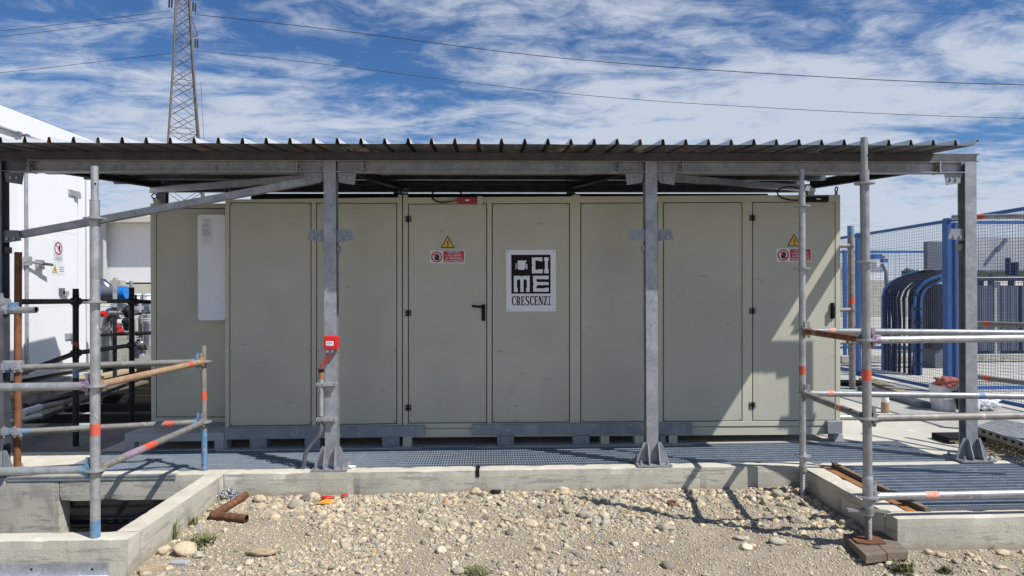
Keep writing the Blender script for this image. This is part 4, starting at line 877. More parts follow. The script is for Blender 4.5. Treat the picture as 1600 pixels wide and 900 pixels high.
fF = PD(1690, 700, 5.7); fF.z = 0.0; tF = fF+Vector((0, 0, 2.4)); st, atF = standard(SE, fF, tF, 'scaf', .0255, None, (2.12, 1.12, .62))
for (x0, y0, d0, y1, d1, m_, tp) in ((1488, 339.5, 6.5, 336.5, 5.7, 'scaf', (.22, .27, 'tape_red')), (1512, 505, 6.5, 511, 5.7, 'scaf_old', (.17, .22, 'tape_red')), (1512, 587, 6.5, 609, 5.7, 'scaf_old', (.17, .22, 'tape_red'))):
    ledger(SE, PD(x0, y0, d0), PD(1690, y1, d1), m_, .024, (0, 1), tapes=(tp,))
mb = MB(); c = PZ(1328, 601, .0); mb.box((c.x-.2, c.y-.15, 0), (c.x+.22, c.y+.2, .05), 'blackmatte'); solo(mb, 'sole_board', c[:], 'black board under the weathered pole in the yard', 'boards')

# ================================================================ FENCE AT RIGHT
XFn = PZ(1467, 609, .04).x
def mesh_fence(name, label, p0, p1, z0, z1, pitch, posts, m='blue_paint', wire=.0014, fr=.045):
    p0 = Vector(p0); p1 = Vector(p1); L_ = (p1-p0).length; d = (p1-p0).normalized(); nrm = Vector((-d.y, d.x, 0))
    t = thing(name, (p0.x, p0.y, 0), label, 'fence', 'blue mesh fences')
    up = Vector((0, 0, 1)); mb = MB()
    for z in (z0, z1): mb.beam(p0+up*z, p1+up*z, .03, fr, m)
    mb.build('rail', t)
    mb = MB(); n = int(L_/pitch)
    for i in range(1, n): q = p0+d*L_*i/n; mb.beam(q+up*(z0+fr/2), q+up*(z1-fr/2), wire*2, wire*2, 'blue_wire_shaded', up=nrm)
    k = int((z1-z0)/pitch)
    for i in range(1, k): z = z0+(z1-z0)*i/k; mb.beam(p0+up*z+nrm*wire*2, p1+up*z+nrm*wire*2, wire*2, wire*2, 'blue_wire_shaded')
    mb.build('wire_mesh', t)
    for s_, w_ in posts:
        q = p0+d*s_; mb = MB(); mb.beam(q-nrm*.0+up*.0, q+up*(z1+.04), w_, .05, m, up=nrm); mb.beam(q+up*.001, q+up*.012, w_+.12, .16, m, up=nrm); mb.build('post', t)
    return t
zt_f = PX(1470, 347, XFn).z; y_near = 6.0; y_far = PX(1300, 371, XFn).y; y_c = PX(1480, 500, XFn).y
mesh_fence('mesh_fence', 'blue mesh fence running back beside the yard, tall frame with grey objects behind it', (XFn, y_near, 0), (XFn, y_far, 0), .06, zt_f, .042, [(.02, .08), (y_c-y_near, .10), (PX(1341, 500, XFn).y-y_near, .09), (y_far-y_near, .08)])
pc = P(1489, 500, y_c+.15); mb = MB()
t = thing('gate_post', (pc.x, pc.y, 0), 'perforated blue double gate post at the corner of the mesh fences', 'post')
for dx in (-.10, .04):
    mb = MB(); mb.box((pc.x+dx, pc.y, 0), (pc.x+dx+.085, pc.y+.08, zt_f), 'blue_paint')
    for k in range(58): mb.box((pc.x+dx+.066, pc.y-.002, .05+k*.04), (pc.x+dx+.078, pc.y-.0005, .07+k*.04), 'black')
    mb.build('upright', t)
mesh_fence('mesh_fence', 'blue mesh fence facing the yard to the right of the gate post', (pc.x+.15, pc.y+.05, 0), (pc.x+5.0, pc.y+.05, 0), .06, PD(1560, 344, pc.y).z, .045, [(4.9, .09)])
yb2 = 14.6; a = P(1312, 500, yb2); b = P(1452, 500, yb2)
mesh_fence('mesh_fence', 'second blue mesh fence far behind the cable ladder', (a.x, yb2, 0), (b.x, yb2, 0), .25, P(1400, 393.5, yb2).z, .08, [(P(1320, 500, yb2).x-a.x, .07), (P(1327.5, 500, yb2).x-a.x, .05), (P(1455, 500, yb2).x-a.x, .10)], 'blue_paint', .002, .05)

# ---- cable ladder with black cables
dl = 12.2
t = thing('cable_ladder', PD(1408, 592, dl)[:], 'curved blue ladder carrying a bundle of thick black cables behind the mesh fence', 'cable ladder')
zb_ = 0.0
lft = [(1380, 597), (1380, 500), (1380, 465), (1383, 452), (1392, 442), (1402, 436), (1416, 430), (1432, 424)]
rgt = [(1434, 595), (1434, 500), (1434, 467), (1437, 456), (1444, 447), (1453, 441), (1463, 437), (1478, 433)]
Lp = [PD(x, y, dl+.5) for x, y in lft]; Rp = [PD(x, y, dl-.3) for x, y in rgt]
Lp[0].z = Rp[0].z = .0
for pp, w_ in ((Lp, .04), (Rp, .13)):
    mb = MB()
    for k in range(len(pp)-1): mb.beam(pp[k], pp[k+1]+(pp[k+1]-pp[k]).normalized()*.03, w_, .06, 'blue_paint', up=(0, 1, 0))
    mb.build('side_rail', t)
for j, u_ in enumerate((.03, .09, .15, .21, .33, .385, .44, .53, .585, .69, .745, .80, .88, .935, .97)):
    mb = MB(); off = Vector((0, -.05-.05*(j % 2), 0))
    pts = [Lp[k].lerp(Rp[k], u_)+off+Vector((.03*noise.noise(Vector((j*1.7, k*.9, 0))), .05*noise.noise(Vector((j, k*.7, 8))), .0)) for k in range(8)]
    e = PD(1449+j*2, 424+(j % 4)*3, dl); pts = pts[:-1]+[pts[-1].lerp(e, .6), e+Vector((.5, 0, 0))]
    mb.tube(pts, .024 if j % 3 else .029, 'blackmatte', 8); mb.build('cable', t)
mb = MB()
for k in range(7):
    z = .18+k*.24; a = Lp[0].lerp(Lp[1], 0); mb.box((Lp[0].x, min(Lp[0].y, Rp[0].y)-.12, z), (Rp[0].x, min(Lp[0].y, Rp[0].y)-.09, z+.035), 'black')
mb.build('cable_clamps', t)

# ---- transformer and its cooling
dt = 16.0
t = thing('transformer', PD(1600, 560, dt)[:], 'large grey power transformer with ribbed radiators behind the mesh fence', 'transformer')
def dbox(mb, x0, y0, x1, y1, d, dep, m): a = PD(x0, y1, d); b = PD(x1, y0, d); mb.box((a.x, a.y, a.z), (b.x, a.y+dep, b.z), m)
mb = MB(); dbox(mb, 1524, 369, 1760, 422, dt+.6, .5, 'grey_light'); mb.build('conservator', t)
mb = MB(); dbox(mb, 1524, 422.2, 1760, 432, dt+.6, .5, 'leaf_far'); mb.build('top_band', t)
mb = MB(); dbox(mb, 1512, 433, 1760, 439, dt-.1, .4, 'steel_dark'); mb.build('top_rail', t)
mb = MB(); dbox(mb, 1515, 446, 1740, 552, dt+.5, 1.2, 'grey_light'); dbox(mb, 1554, 440, 1563, 557, dt, .2, 'grey_light'); mb.build('tank', t)
for x0, x1 in ((1526, 1552), (1566, 1592), (1598, 1625), (1632, 1660)):
    q = MB(); n = 9
    for k in range(n): xa = x0+(x1-x0)*k/n; dbox(q, xa, 446, xa+(x1-x0)/n*.5, 548, dt-.05, .4, 'grey_paint')
    q.build('radiator', t)
for x in (1532, 1548, 1580, 1604): q = MB(); q.tube([PD(x, 446, dt+.3), PD(x, 436, dt+.3)], .07, 'grey_paint', 10); q.build('bushing', t)
q = MB(); dbox(q, 1515, 553, 1760, 572, dt+.1, 1.4, 'grey_paint'); q.build('base_frame', t)
q = MB(); q.tube([PD(1558, 392, dt+.5), PD(1572, 374, dt+.5)], .05, 'grey_paint', 8); q.tube([PD(1575, 430, dt+.4), PD(1575, 403, dt+.4)], .06, 'steel_dark', 8); q.tube([PD(1586, 430, dt+.4), PD(1586, 410, dt+.4)], .08, 'steel_dark', 8); q.build('fittings', t)
t = thing('switch_cabinet', PD(1460, 560, 13)[:], 'dark grey cabinet with vertical ribs behind the gate post', 'cabinet')
q = MB(); dbox(q, 1449.5, 377, 1478, 421, 12.9, .12, 'grey_paint'); q.build('top_box', t)
q = MB(); dbox(q, 1444, 443, 1476, 546, 12.9, .4, 'grey_paint'); q.build('body', t)
q = MB()
for k in range(9): dbox(q, 1445+k*3.3, 444, 1446.6+k*3.3, 545, 12.86, .039, 'steel_dark')
q.build('ribs', t)
q = MB(); dbox(q, 1461, 547, 1476, 584, 12.9, .4, 'grey_paint'); q.build('base', t)
# far wall, tank, mast, tree
q = MB(); a = P(1290, 480, 40); b = P(1520, 437, 40); q.box((a.x, 40, -.03), (b.x, 40.3, b.z), 'concrete'); solo(q, 'boundary_wall', (a.x, 40, 0), 'long grey concrete wall far behind the cable ladder', 'wall')
q = MB(); a = P(1340, 437, 60); b = P(1381, 418, 60); q.box((a.x, 60, -.03), (b.x, 66, b.z), 'far_white'); q.prism([(a.x-.2, 59.8, b.z), (b.x+.2, 59.8, b.z), ((a.x+b.x)/2, 59.8, b.z+.6)], (0, 6.4, 0), 'grey_light'); solo(q, 'far_building', (a.x, 60, 0), 'small white far building seen through the fence beyond the concrete wall', 'building')
t = thing('far_mast', PD(1382, 440, 38)[:], 'slanting mast with a blue and white head far behind the fence', 'mast')  # crane-like far thing of unknown use, built as a mast
q = MB(); q.tube([PD(1386, 455, 38), PD(1384, 425, 38), PD(1378, 412, 38)], .09, 'galv_dark', 8); q.build('pole', t)
q = MB(); dbox(q, 1366, 397, 1379, 404, 38, .8, 'blue_paint'); dbox(q, 1370, 410, 1384, 417, 38, .6, 'far_white'); dbox(q, 1380, 404, 1388, 410, 38.2, .3, 'blue_paint'); dbox(q, 1381, 400, 1384, 403, 38, .3, 'tape_red'); q.build('head', t)
t = thing('tree', PD(1420, 440, 70)[:], 'small dark tree on the skyline beyond the cable ladder', 'tree')
q = MB(); q.tube([PD(1420, 452, 70), PD(1420, 430, 70)], [.25, .12], 'wood', 8); q.build('trunk', t)
q = MB()
for k in range(60): c = PD(1420+random.gauss(0, 4), 427+random.gauss(0, 2), 70+random.gauss(0, .5)); q.blob(c, .16+.16*random.random(), 'leaf_far', k, .6, 1, 2)
q.build('crown', t)
# kerbs in yard
for (x0, y0, x1, y1, wd, h, m, nm, lab, cat) in ((1316, 566, 1500, 566, .3, .12, 'concrete', 'kerb', 'pale concrete kerb running across behind the cable ladder', 'kerb'), ):
    a = PZ(x0, y0, 0); b = PZ(1700, y1-0, 0); q = MB(); q.box((a.x, a.y, -.01), (a.x+9, a.y+wd, h), m); solo(q, nm, (a.x, a.y, 0), lab, cat)
q = MB(); a = PZ(1350, 592, .02); b = PZ(1418, 616, .02); q.beam(a, b, .16, .04, 'wood_pale'); solo(q, 'timber_batten', a[:], 'pale timber board lying at the foot of the long mesh fence', 'batten')
q = MB(); a = PZ(1349, 606, .03); b = PZ(1450, 634, .03); q.beam(a, b, .18, .06, 'galv_dark'); solo(q, 'steel_channel', a[:], 'dark steel channel lying beside the pale timber board', 'steel channel')
q = MB(); a = PZ(1316, 634, .03); b = PZ(1347, 655, .03); q.tube([PZ(1300, 652, .03), PZ(1420, 652, .03)], .03, 'scaf', 12); solo(q, 'loose_tube', a[:], 'loose grey tube lying on the yard behind the front scaffold poles', 'scaffold tube')
# perforated deck, timbers, extra grating at right
t = thing('scaffold_deck', PZ(1580, 680, .08)[:], 'perforated steel scaffold deck lying on timbers beyond the outer post', 'scaffold deck')
A_, B_, C_, D_ = PZ(1527, 666, .16), PZ(1650, 707, .16), PZ(1690, 680, .16), PZ(1560, 655, .16)
q = MB(); n1, n2 = 26, 7
for i in range(n1):
    for side in (0, 1): pass
for i in range(n1+1): q.beam(A_.lerp(B_, i/n1), D_.lerp(C_, i/n1), .022, .003, 'scaf')
for j in range(n2+1): q.beam(A_.lerp(D_, j/n2)+Vector((0, 0, .0032)), B_.lerp(C_, j/n2)+Vector((0, 0, .0032)), .035, .003, 'scaf')
q.build('perforated_top', t)
q = MB(); q.beam(A_-Vector((0, 0, .035)), B_-Vector((0, 0, .035)), .006, .07, 'scaf_old'); q.beam(D_-Vector((0, 0, .035)), C_-Vector((0, 0, .035)), .006, .07, 'scaf_old'); q.build('side_rail', t)
d_ = (B_-A_).normalized(); nn_ = Vector((d_.y, -d_.x, 0))*.0045
for k in range(9): c = A_.lerp(B_, .08+k*.1)-Vector((0, 0, .03))+nn_; q = MB(); q.beam(c, c+d_*.05, .002, .022, 'blackmatte'); q.build('slot', t)
q = MB(); q.beam(PZ(1529, 681, .05), PZ(1680, 716, .05), .07, .07, 'wood_pale'); solo(q, 'timber_batten', PZ(1560, 690, 0)[:], 'yellowish timber batten under the perforated scaffold deck', 'batten')
q = MB(); q.box(tuple(PZ(1483, 694, 0)), tuple(PZ(1545, 684, .0)+Vector((0, 0, .06))), 'blackmatte'); solo(q, 'sole_board', PZ(1500, 690, 0)[:], 'black block on the yard behind the foot of the outer canopy post', 'block')
x0 = PZ(1545, 700, .03)
q = MB()
for i in range(34): q.beam(Vector((x0.x-.1+i*.055, x0.y-.25, .02)), Vector((x0.x+.15+i*.055, x0.y+.45, .02)), .012, .008, 'wood_pale')
for i in range(9): q.beam(Vector((x0.x-.15, x0.y-.25+i*.08, .028)), Vector((x0.x+1.8, x0.y-.25+i*.08, .028)), .012, .006, 'wood_pale')
solo(q, 'expanded_metal_sheet', x0[:], 'sheet of expanded metal lying below the perforated scaffold deck', 'metal sheet')

# ---- bucket with rag, gloves, bag, bottle
c = PZ(1480, 640, 0); 
t = thing('bucket', c[:], 'white square bin stuffed full, standing against the mesh fence', 'bucket')
q = MB(); a = PZ(1464, 640, .0); hgt = .32; wq = .14
q.prism([c+Vector((x_*wq*.9, y_*wq*.9, 0)) for x_, y_ in ((-1, -1), (1, -1), (1, 1), (-1, 1))], (0, 0, .002), 'plastic_white')
for (x_, y_, x2, y2) in ((-1, -1, 1, -1), (1, -1, 1, 1), (1, 1, -1, 1), (-1, 1, -1, -1)):
    q.prism([c+Vector((x_*wq*.9, y_*wq*.9, 0)), c+Vector((x2*wq*.9, y2*wq*.9, 0)), c+Vector((x2*wq, y2*wq, hgt)), c+Vector((x_*wq, y_*wq, hgt))], (-(y_-y2)*.0+ (0 if y_ != y2 else 0), .004 if y_ == y2 == -1 else -.004, 0) if y_ == y2 else ((.004 if x_ == -1 else -.004), 0, 0), 'plastic_white')
q.build('tub', t)
q = MB(); q.blob(c+Vector((-.04, -.08, hgt+.03)), (.15, .11, .065), 'rag', 2, .7, 3, 2.5); q.blob(c+Vector((.13, -.1, hgt-.03)), (.10, .08, .11), 'rag', 6, .7, 3, 2.5)
solo(q, 'rag', (c+Vector((0, -.1, hgt)))[:], 'crumpled reddish rag lying on top of the white bin', 'rag')
q = MB()
for k in range(5): a = c+Vector((-.06+.035*k, -.2, hgt-.06)); q.tube([a, a+Vector((.02, -.03, -.10)), a+Vector((.04+.006*k, -.02, -.22-.02*(k % 3)))], [.024, .02, .012], 'black', 8)
q.blob(c+Vector((.05, -.20, hgt-.12)), (.09, .03, .07), 'black', 4, .3, 2)
solo(q, 'glove', (c+Vector((.05, -.2, .25)))[:], 'black work glove hanging over the front of the white bin', 'glove')
c2 = PZ(1538, 641, 0); q = MB(); q.blob(c2+Vector((0, 0, .07)), (.15, .11, .08), 'plastic_white', 9, .8, 3, 2.2); q.blob(c2+Vector((-.25, -.2, .1)), (.04, .04, .09), 'plastic_white', 19, .8, 3, 2.2); solo(q, 'plastic_bag', c2[:], 'crumpled translucent plastic bag on the ground at the fence', 'bag')
c3 = PZ(1383, 645, 0); t = thing('bottle', c3[:], 'small plastic bottle with amber liquid standing on the yard', 'bottle')
q = MB(); q.tube([c3, c3+Vector((0, 0, .10)), c3+Vector((0, 0, .13))], [.045, .045, .04], 'scaf_tan', 14); q.build('lower_part', t)
q = MB(); q.tube([c3+Vector((.002, 0, .131)), c3+Vector((.0, 0, .19)), c3+Vector((-.01, 0, .215))], [.04, .042, .02], 'plastic_white', 14); q.build('neck', t)

# ================================================================ LEFT BACKGROUND
# white cabin: long wall runs back along its own side
Xc = PD(143, 500, 10).x; Yfar = PD(143, 500, 10).y; zb0 = PX(143, 573, Xc).z; ztop = PX(143, 221.5, Xc).z; Ynear = 5.9
t = thing('cabin', (Xc, Yfar, zb0), 'large white cabin with a rod-latched door behind the left end of the canopy', 'cabin')
zdoor = PX(30, 210, Xc).z
q = MB(); q.box((Xc-4, Ynear, zb0), (Xc, Yfar, zdoor), 'white_paint'); bevel(q.build('wall', t), .01)
q = MB(); q.box((Xc-4.03, Ynear-.03, zdoor+.001), (Xc+.05, Yfar+.03, ztop), 'white_paint'); bevel(q.build('roof_fascia', t), .012)
yd0 = PX(33, 500, Xc).y; yd1 = PX(118, 500, Xc).y
q = MB(); zd1 = zdoor-.02; q.box((Xc+.0005, yd0, zb0+.05), (Xc+.035, yd1, zd1), 'white_paint'); door = q.build('door', t); bevel(door, .004)
q = MB(); q.tube([(Xc+.06, yd0+.02, zb0+.05), (Xc+.06, yd0+.02, zd1)], .018, 'scaf', 10); q.build('lock_rod', door)
hl = PX(38, 408, Xc+.07); q = MB(); hl2 = PX(82, 414, Xc+.16)
q.tube([hl, hl.lerp(hl2, .5), hl2], .016, 'scaf', 8); q.beam(hl.lerp(hl2, .6), hl2, .03, .03, 'black'); q.box((hl.x-.03, hl.y+.02, hl.z-.05), (hl.x+.03, hl.y+.10, hl.z+.06), 'scaf'); q.box((hl.x-.03, hl.y+.25, hl.z-.09), (hl.x+.02, hl.y+.36, hl.z+.03), 'scaf'); q.build('handle', door)
for px_, py_ in ((115.5, 303.5), (95.5, 456), (110.5, 526)):
    c = PX(px_, py_, Xc+.036); q = MB(); q.box((Xc+.036, c.y-.13, c.z-.03), (Xc+.055, c.y+.12, c.z+.05), 'scaf') if py_ != 456 else q.box((Xc+.036, c.y-.05, c.z-.04), (Xc+.07, c.y+.03, c.z+.05), 'grey_paint'); q.box((Xc+.055, c.y-.01, c.z-.05), (Xc+.075, c.y+.10, c.z+.02) if py_ != 456 else (Xc+.07, c.y+.12, c.z+.01), 'scaf'); q.build('hinge', door)
for px_, py_ in ((29, 209.5), (42, 213.5)): c = PX(px_, py_, Xc+.05); q = MB(); q.box((Xc+.05, c.y-.03, c.z-.03), (Xc+.07, c.y+.03, c.z+.03), 'grey_paint'); q.build('bolt', t)
for px_ in (120, 134):
    yy = PX(px_, 400, Xc).y; q = MB(); q.box((Xc+.0004, yy-.012, zb0+.03), (Xc+.007, yy+.012, zdoor-.01), 'far_beige'); q.build('wall_seam', t)
for zz_q in (.9, 1.9): q = MB(); q.box((Xc+.0352, yd0+.08, zb0+zz_q), (Xc+.0365, yd1-.04, zb0+zz_q+.008), 'far_white'); q.build('door_seam', door)
# sign on the cabin door
c = PX(91, 388, Xc+.036); rr = PX(91, 378, Xc+.036).z-c.z
t = thing('prohibition_sign', c[:], 'small white no-entry sheet with a red hand symbol on the white cabin door', 'safety sign')
y0_, y1_ = PX(83.5, 400, Xc+.037).y, PX(98.5, 400, Xc+.037).y; zt1 = c.z+rr*1.15; zb1 = PX(91, 411, Xc+.037).z
q = MB(); q.box((Xc+.0362, y0_, zb1), (Xc+.0375, y1_, zt1), 'sign_white'); q.build('sheet', t)
q = MB(); cc = Vector((Xc+.0385, c.y, c.z)); prohibition(q, cc, rr, c.y, (0, 1, 0))
s_ = rr*1.1; hz_ = [(-.3, -.1), (-.22, -.42), (.22, -.5), (.36, .34), (.28, .34), (.25, .1), (.22, .46), (.13, .48), (.10, .12), (.06, .52), (-.03, .52), (-.05, .12), (-.10, .44), (-.18, .42), (-.16, -.02)]
q.prism([(Xc+.0380, c.y+.02+u_*s_*.8, c.z+v_*s_) for u_, v_ in hz_], (.0006, 0, 0), 'ink'); q.build('symbol', t)
q = MB(); text_into(q, "E' VIETATO", (Xc+.0385, c.y, c.z-rr*1.55), (0, 1, 0), (0, 0, 1), .07, 'ink_grey', (y1_-y0_)*.85, th=(0, 0, 0))
text_into(q, "L'INGRESSO", (Xc+.0385, c.y, c.z-rr*1.95), (0, 1, 0), (0, 0, 1), .045, 'ink_grey', (y1_-y0_)*.8, th=(0, 0, 0)); q.build('lettering', t)
c = PX(85.5, 420, Xc+.036); t = thing('warning_sign', c[:], 'small sheet with a yellow warning triangle on the white cabin door', 'warning sign')
y0_, y1_ = PX(80.5, 420, Xc+.037).y, PX(101.5, 420, Xc+.037).y; za, zb2 = PX(90, 428.5, Xc+.037).z, PX(90, 411.8, Xc+.037).z
q = MB(); q.box((Xc+.0362, y0_, za), (Xc+.0375, y1_, zb2), 'sign_white'); q.build('sheet', t)
yt = y0_+(y1_-y0_)*.24; w_ = (y1_-y0_)*.21; h_ = (zb2-za)
q = MB(); q.prism([(Xc+.038, yt-w_, za+h_*.12), (Xc+.038, yt+w_, za+h_*.12), (Xc+.038, yt, za+h_*.95)], (.0006, 0, 0), 'ink_grey'); q.prism([(Xc+.0388, yt-w_*.8, za+h_*.17), (Xc+.0388, yt+w_*.8, za+h_*.17), (Xc+.0388, yt, za+h_*.85)], (.0006, 0, 0), 'sign_yellow'); q.box((Xc+.0396, yt-.008, za+h_*.3), (Xc+.04, yt+.008, za+h_*.6), 'ink'); q.build('symbol', t)
q = MB()
for k in range(3): q.box((Xc+.038, y0_+(y1_-y0_)*.58, za+h_*(.24+.2*k)), (Xc+.0385, y0_+(y1_-y0_)*.92, za+h_*(.33+.2*k)), 'ink_grey')
q.build('lettering', t)
# foundation and timbers under the cabin
q = MB(); q.box((Xc-4, Ynear, zb0-.62), (Xc+.10, Yfar+.1, zb0-.06), 'concrete'); q.box((Xc-4, Ynear, zb0-1.9), (Xc-.2, Yfar, zb0-.621), 'floor_shaded'); solo(q, 'foundation_wall', (Xc, Yfar, 0), 'long concrete foundation carrying the white cabin', 'foundation')
for k, (dx, dz, m_, lab) in enumerate(((.22, -.10, 'wood_pale', 'pale plank lying along the foot of the white cabin'), (.40, -.28, 'wood', 'grey weathered plank just below the pale one by the cabin'))):
    q = MB(); q.box((Xc+dx-.1, Ynear, zb0+dz-.04), (Xc+dx+.12, Yfar+.6, zb0+dz), m_); solo(q, 'plank', (Xc+dx, Yfar, zb0), lab, 'plank')
for k, (p0, p1, r_, m_, lab) in enumerate((((0, 663, 6.2), (62, 650, 7.2), .03, 'scaf', 'bright tube lying just beyond the rusty pole'), ((0, 650, 6.6), (100, 628, 8.6), .028, 'scaf_old', 'weathered tube in the heap before the cabin foundation'),
     ((0, 655, 6.4), (18, 652, 6.6), .032, 'scaf_blue', 'blue-painted tube end at the left edge of the heap'), ((34, 646, 6.9), (62, 636, 7.4), .035, 'far_white', 'short white tube in the heap before the cabin foundation'), ((40, 634, 7.6), (150, 606, 10), .03, 'scaf_black', 'dark tube lying along the top of the heap'), ((60, 655, 7.6), (225, 590, 10), .025, 'scaf_black', 'long dark tube slanting into the pit'))):
    q = MB(); q.tube([PD(*p0), PD(*p1)], r_, m_, 10); solo(q, 'loose_tube', PD(*p0)[:], lab, 'scaffold tube', 'loose tubes by the cabin')
# pipework between the cabin and the beige cabinet
dp = 13.0
t = thing('process_pipework', PD(190, 560, dp)[:], 'shiny insulated pipes with blue-capped valve body behind the scaffold', 'pipework')
q = MB(); q.tube([PD(167, 566, dp), PD(167, 525, dp)], .16, 'stainless', 16); q.build('vertical_pipe', t)
q = MB(); q.tube([PD(166, 522, dp), PD(166, 508, dp), PD(168, 498, dp), PD(174, 491, dp), PD(184, 488, dp), PD(192, 488, dp)], .13, 'stainless', 16); q.build('elbow', t)
q = MB(); q.tube([PD(168, 524, dp), PD(168, 521, dp)], .24, 'black', 16); q.tube([PD(167, 516, dp), PD(167, 512, dp)], .19, 'stainless', 16); q.build('flange', t)
q = MB(); q.tube([PD(150, 442, dp), PD(160, 443, dp), PD(167, 449, dp), PD(170, 458, dp)], .10, 'stainless', 12); q.build('upper_bend', t)
q = MB(); q.tube([PD(161, 458, dp-.2), PD(190, 457, dp-.2)], .13, 'grey_paint', 14); q.build('valve_body', t)
for x0, x1, r_ in ((154, 161, .09), (188, 198, .12)): q = MB(); q.tube([PD(x0, 458, dp-.25), PD(x1, 457, dp-.25)], r_, 'blue_cap', 14); q.build('cap', t)
for a_, b_, r_, m_ in ((PD(200, 487, dp+.6), PD(240, 482, dp+.6), .16, 'stainless'), (PD(212, 500, dp+.3), PD(240, 497, dp+.3), .09, 'grey_light'), (PD(218, 540, dp), PD(232, 537, dp), .11, 'stainless')):
    q = MB(); q.tube([a_, b_], r_, m_, 14); hp = q.build('horizontal_pipe', t)
    q = MB(); c_ = a_.lerp(b_, .35); q.tube([c_, c_+(b_-a_).normalized()*.05], r_*1.25, 'stainless', 14); q.build('clamp_ring', hp)
for xx, yy, rr_ in ((186, 470, .10), (214, 474, .08), (228, 492, .09), (208, 520, .07)):
    q = MB(); q.tube([PD(xx, yy, dp-.1), PD(xx, yy+14, dp-.1)], rr_, 'stainless', 12); q.tube([PD(xx, yy+5, dp-.1), PD(xx, yy+6.5, dp-.1)], rr_*1.5, 'grey_light', 12); q.tube([PD(xx, yy+8, dp-.1), PD(xx, yy+9.5, dp-.1)], rr_*1.5, 'grey_light', 12); q.build('branch_pipe', t)
q = MB(); q.tube([PD(213, 500, dp+.2), PD(213, 560, dp+.2)], .05, 'grey_light', 8); q.tube([PD(222, 498, dp), PD(222, 556, dp)], .07, 'grey_light', 8); q.tube([PD(230, 502, dp), PD(230, 540, dp)], .10, 'stainless', 10); dbox(q, 222, 514, 240, 530, dp+.1, .2, 'blue_paint'); q.build('supports', t)
for x_, y_ in ((184, 512), (162, 490), (187, 519)): q = MB(); q.tube([PD(x_-3, y_, dp-.3), PD(x_+4, y_+1, dp-.3)], .06, 'red_plastic', 10); q.build('red_valve', t)
q = MB(); dbox(q, 172, 438, 188, 445, dp+1, .2, 'far_beige'); dbox(q, 176, 434, 181, 438, dp+1, .1, 'far_beige'); q.build('gauge_box', t)
t = thing('scaffold_pole', PD(179, 600, 9.5)[:], 'thin grey pole with a side tube standing among the shiny pipes', 'scaffold pole')
q = MB(); a = PD(179.5, 600, 9.5); q.tube([PD(179.5, 436, 9.5), PD(179.5, 480, 9.5)], .028, 'scaf', 10); q.tube([PD(179.5, 480, 9.5), PD(179.5, 600, 9.5)], .028, 'scaf_black', 10); q.build('pole', t)
q = MB(); q.tube([PD(171, 488.5, 9.3), PD(200, 489, 9.3)], .025, 'scaf_old', 10); q.tube([PD(180, 522, 9.4), PD(240, 520, 9.4)], .025, 'scaf_black', 10); q.build('side_tube', t)
q = MB()
for y_, r_ in ((487, .07), (503, .07), (511, .05)): q.blob(PD(199, y_, 9.2), (r_, r_, r_), 'black', y_, .5, 2, 2)
q.build('coupler', t)
t = thing('scaffold_pole', PD(205, 500, 11)[:], 'pale pole tip showing above the dark scaffold post', 'scaffold pole'); q = MB(); q.tube([PD(205, 439, 11), PD(205, 600, 11)], .03, 'scaf', 8); q.build('pole', t)
# far building
df = 27
t = thing('far_building', PD(200, 480, df)[:], 'white warehouse with a grey eave behind the shiny pipes', 'building')
q = MB(); dbox(q, 60, 347, 500, 442, df, 8, 'far_white'); q.build('wall', t)
q = MB(); dbox(q, 60, 336, 500, 346.8, df-.75, 9, 'far_beige'); q.build('roof_eave', t)
q = MB(); dbox(q, 60, 442.2, 500, 459, df-.15, 8, 'far_beige'); q.build('plinth', t)
q = MB(); dbox(q, 155, 347, 161, 452, df-.3, .29, 'grey_light'); q.tube([PD(163, 347, df-.3), PD(163, 446, df-.3)], .08, 'grey_light', 8); q.build('downpipe', t)
q = MB(); dbox(q, 60, 459.2, 500, 470, df+.2, 8, 'blackmatte'); q.build('dark_opening', t)
for k, x_ in enumerate((203, 215, 231)): q = MB(); q.tube([PD(x_, 470, df-3), PD(x_, 461, df-3)], .16, ('red_plastic', 'plastic_white', 'plastic_white')[k], 10); q.tube([PD(x_, 461, df-3), PD(x_, 458.5, df-3)], .2, 'plastic_white', 10); solo(q, 'barrel', PD(x_, 470, df-3)[:], ('small red barrel before the white warehouse', 'small pale barrel next to the red barrel', 'pale barrel nearest the beige cabinet')[k], 'barrel')
q = MB(); q.box((PD(150, 500, 16).x, 15.5, -.02), (PD(150, 500, 16).x+4, 16.2, .75), 'concrete'); solo(q, 'low_concrete_wall', PD(150, 500, 16)[:], 'concrete block wall behind the shiny pipes', 'wall')

# ================================================================ PYLON
dP = 90.0; CP = PD(288, 460, dP); 
t = thing('transmission_tower', (CP.x, CP.y, 0), 'tall lattice electricity pylon rising behind the canopy', 'pylon')
zz = lambda py_: EYE+(460-py_+2.5)*dP/F
rad = lambda z: (30.3-(z-zz(220))/(zz(100)-zz(220))*11.0)*dP/F if z < zz(100) else (19.3-(z-zz(100))/(zz(10)-zz(100))*5.4)*dP/F
cx_ = lambda z: CP.x - (z-zz(220))*.001
def leg(k, z): a = R(20+90*k); r_ = max(rad(z), .9); return Vector((cx_(z)+r_*math.cos(a), CP.y-r_*math.sin(a), z))
zs = [0, 4, 8, 12, 15.5, 18.5, 21, 23.2, 25.4, 27.6, 29.6, 31.6, 33.4, 35.2, 37, 38.6, 40.2, 41.8, 44, 47]
for k in range(4): q = MB(); q.tube([leg(k, z) for z in zs], .13, 'lattice', 5); q.build('leg', t)
q = MB()
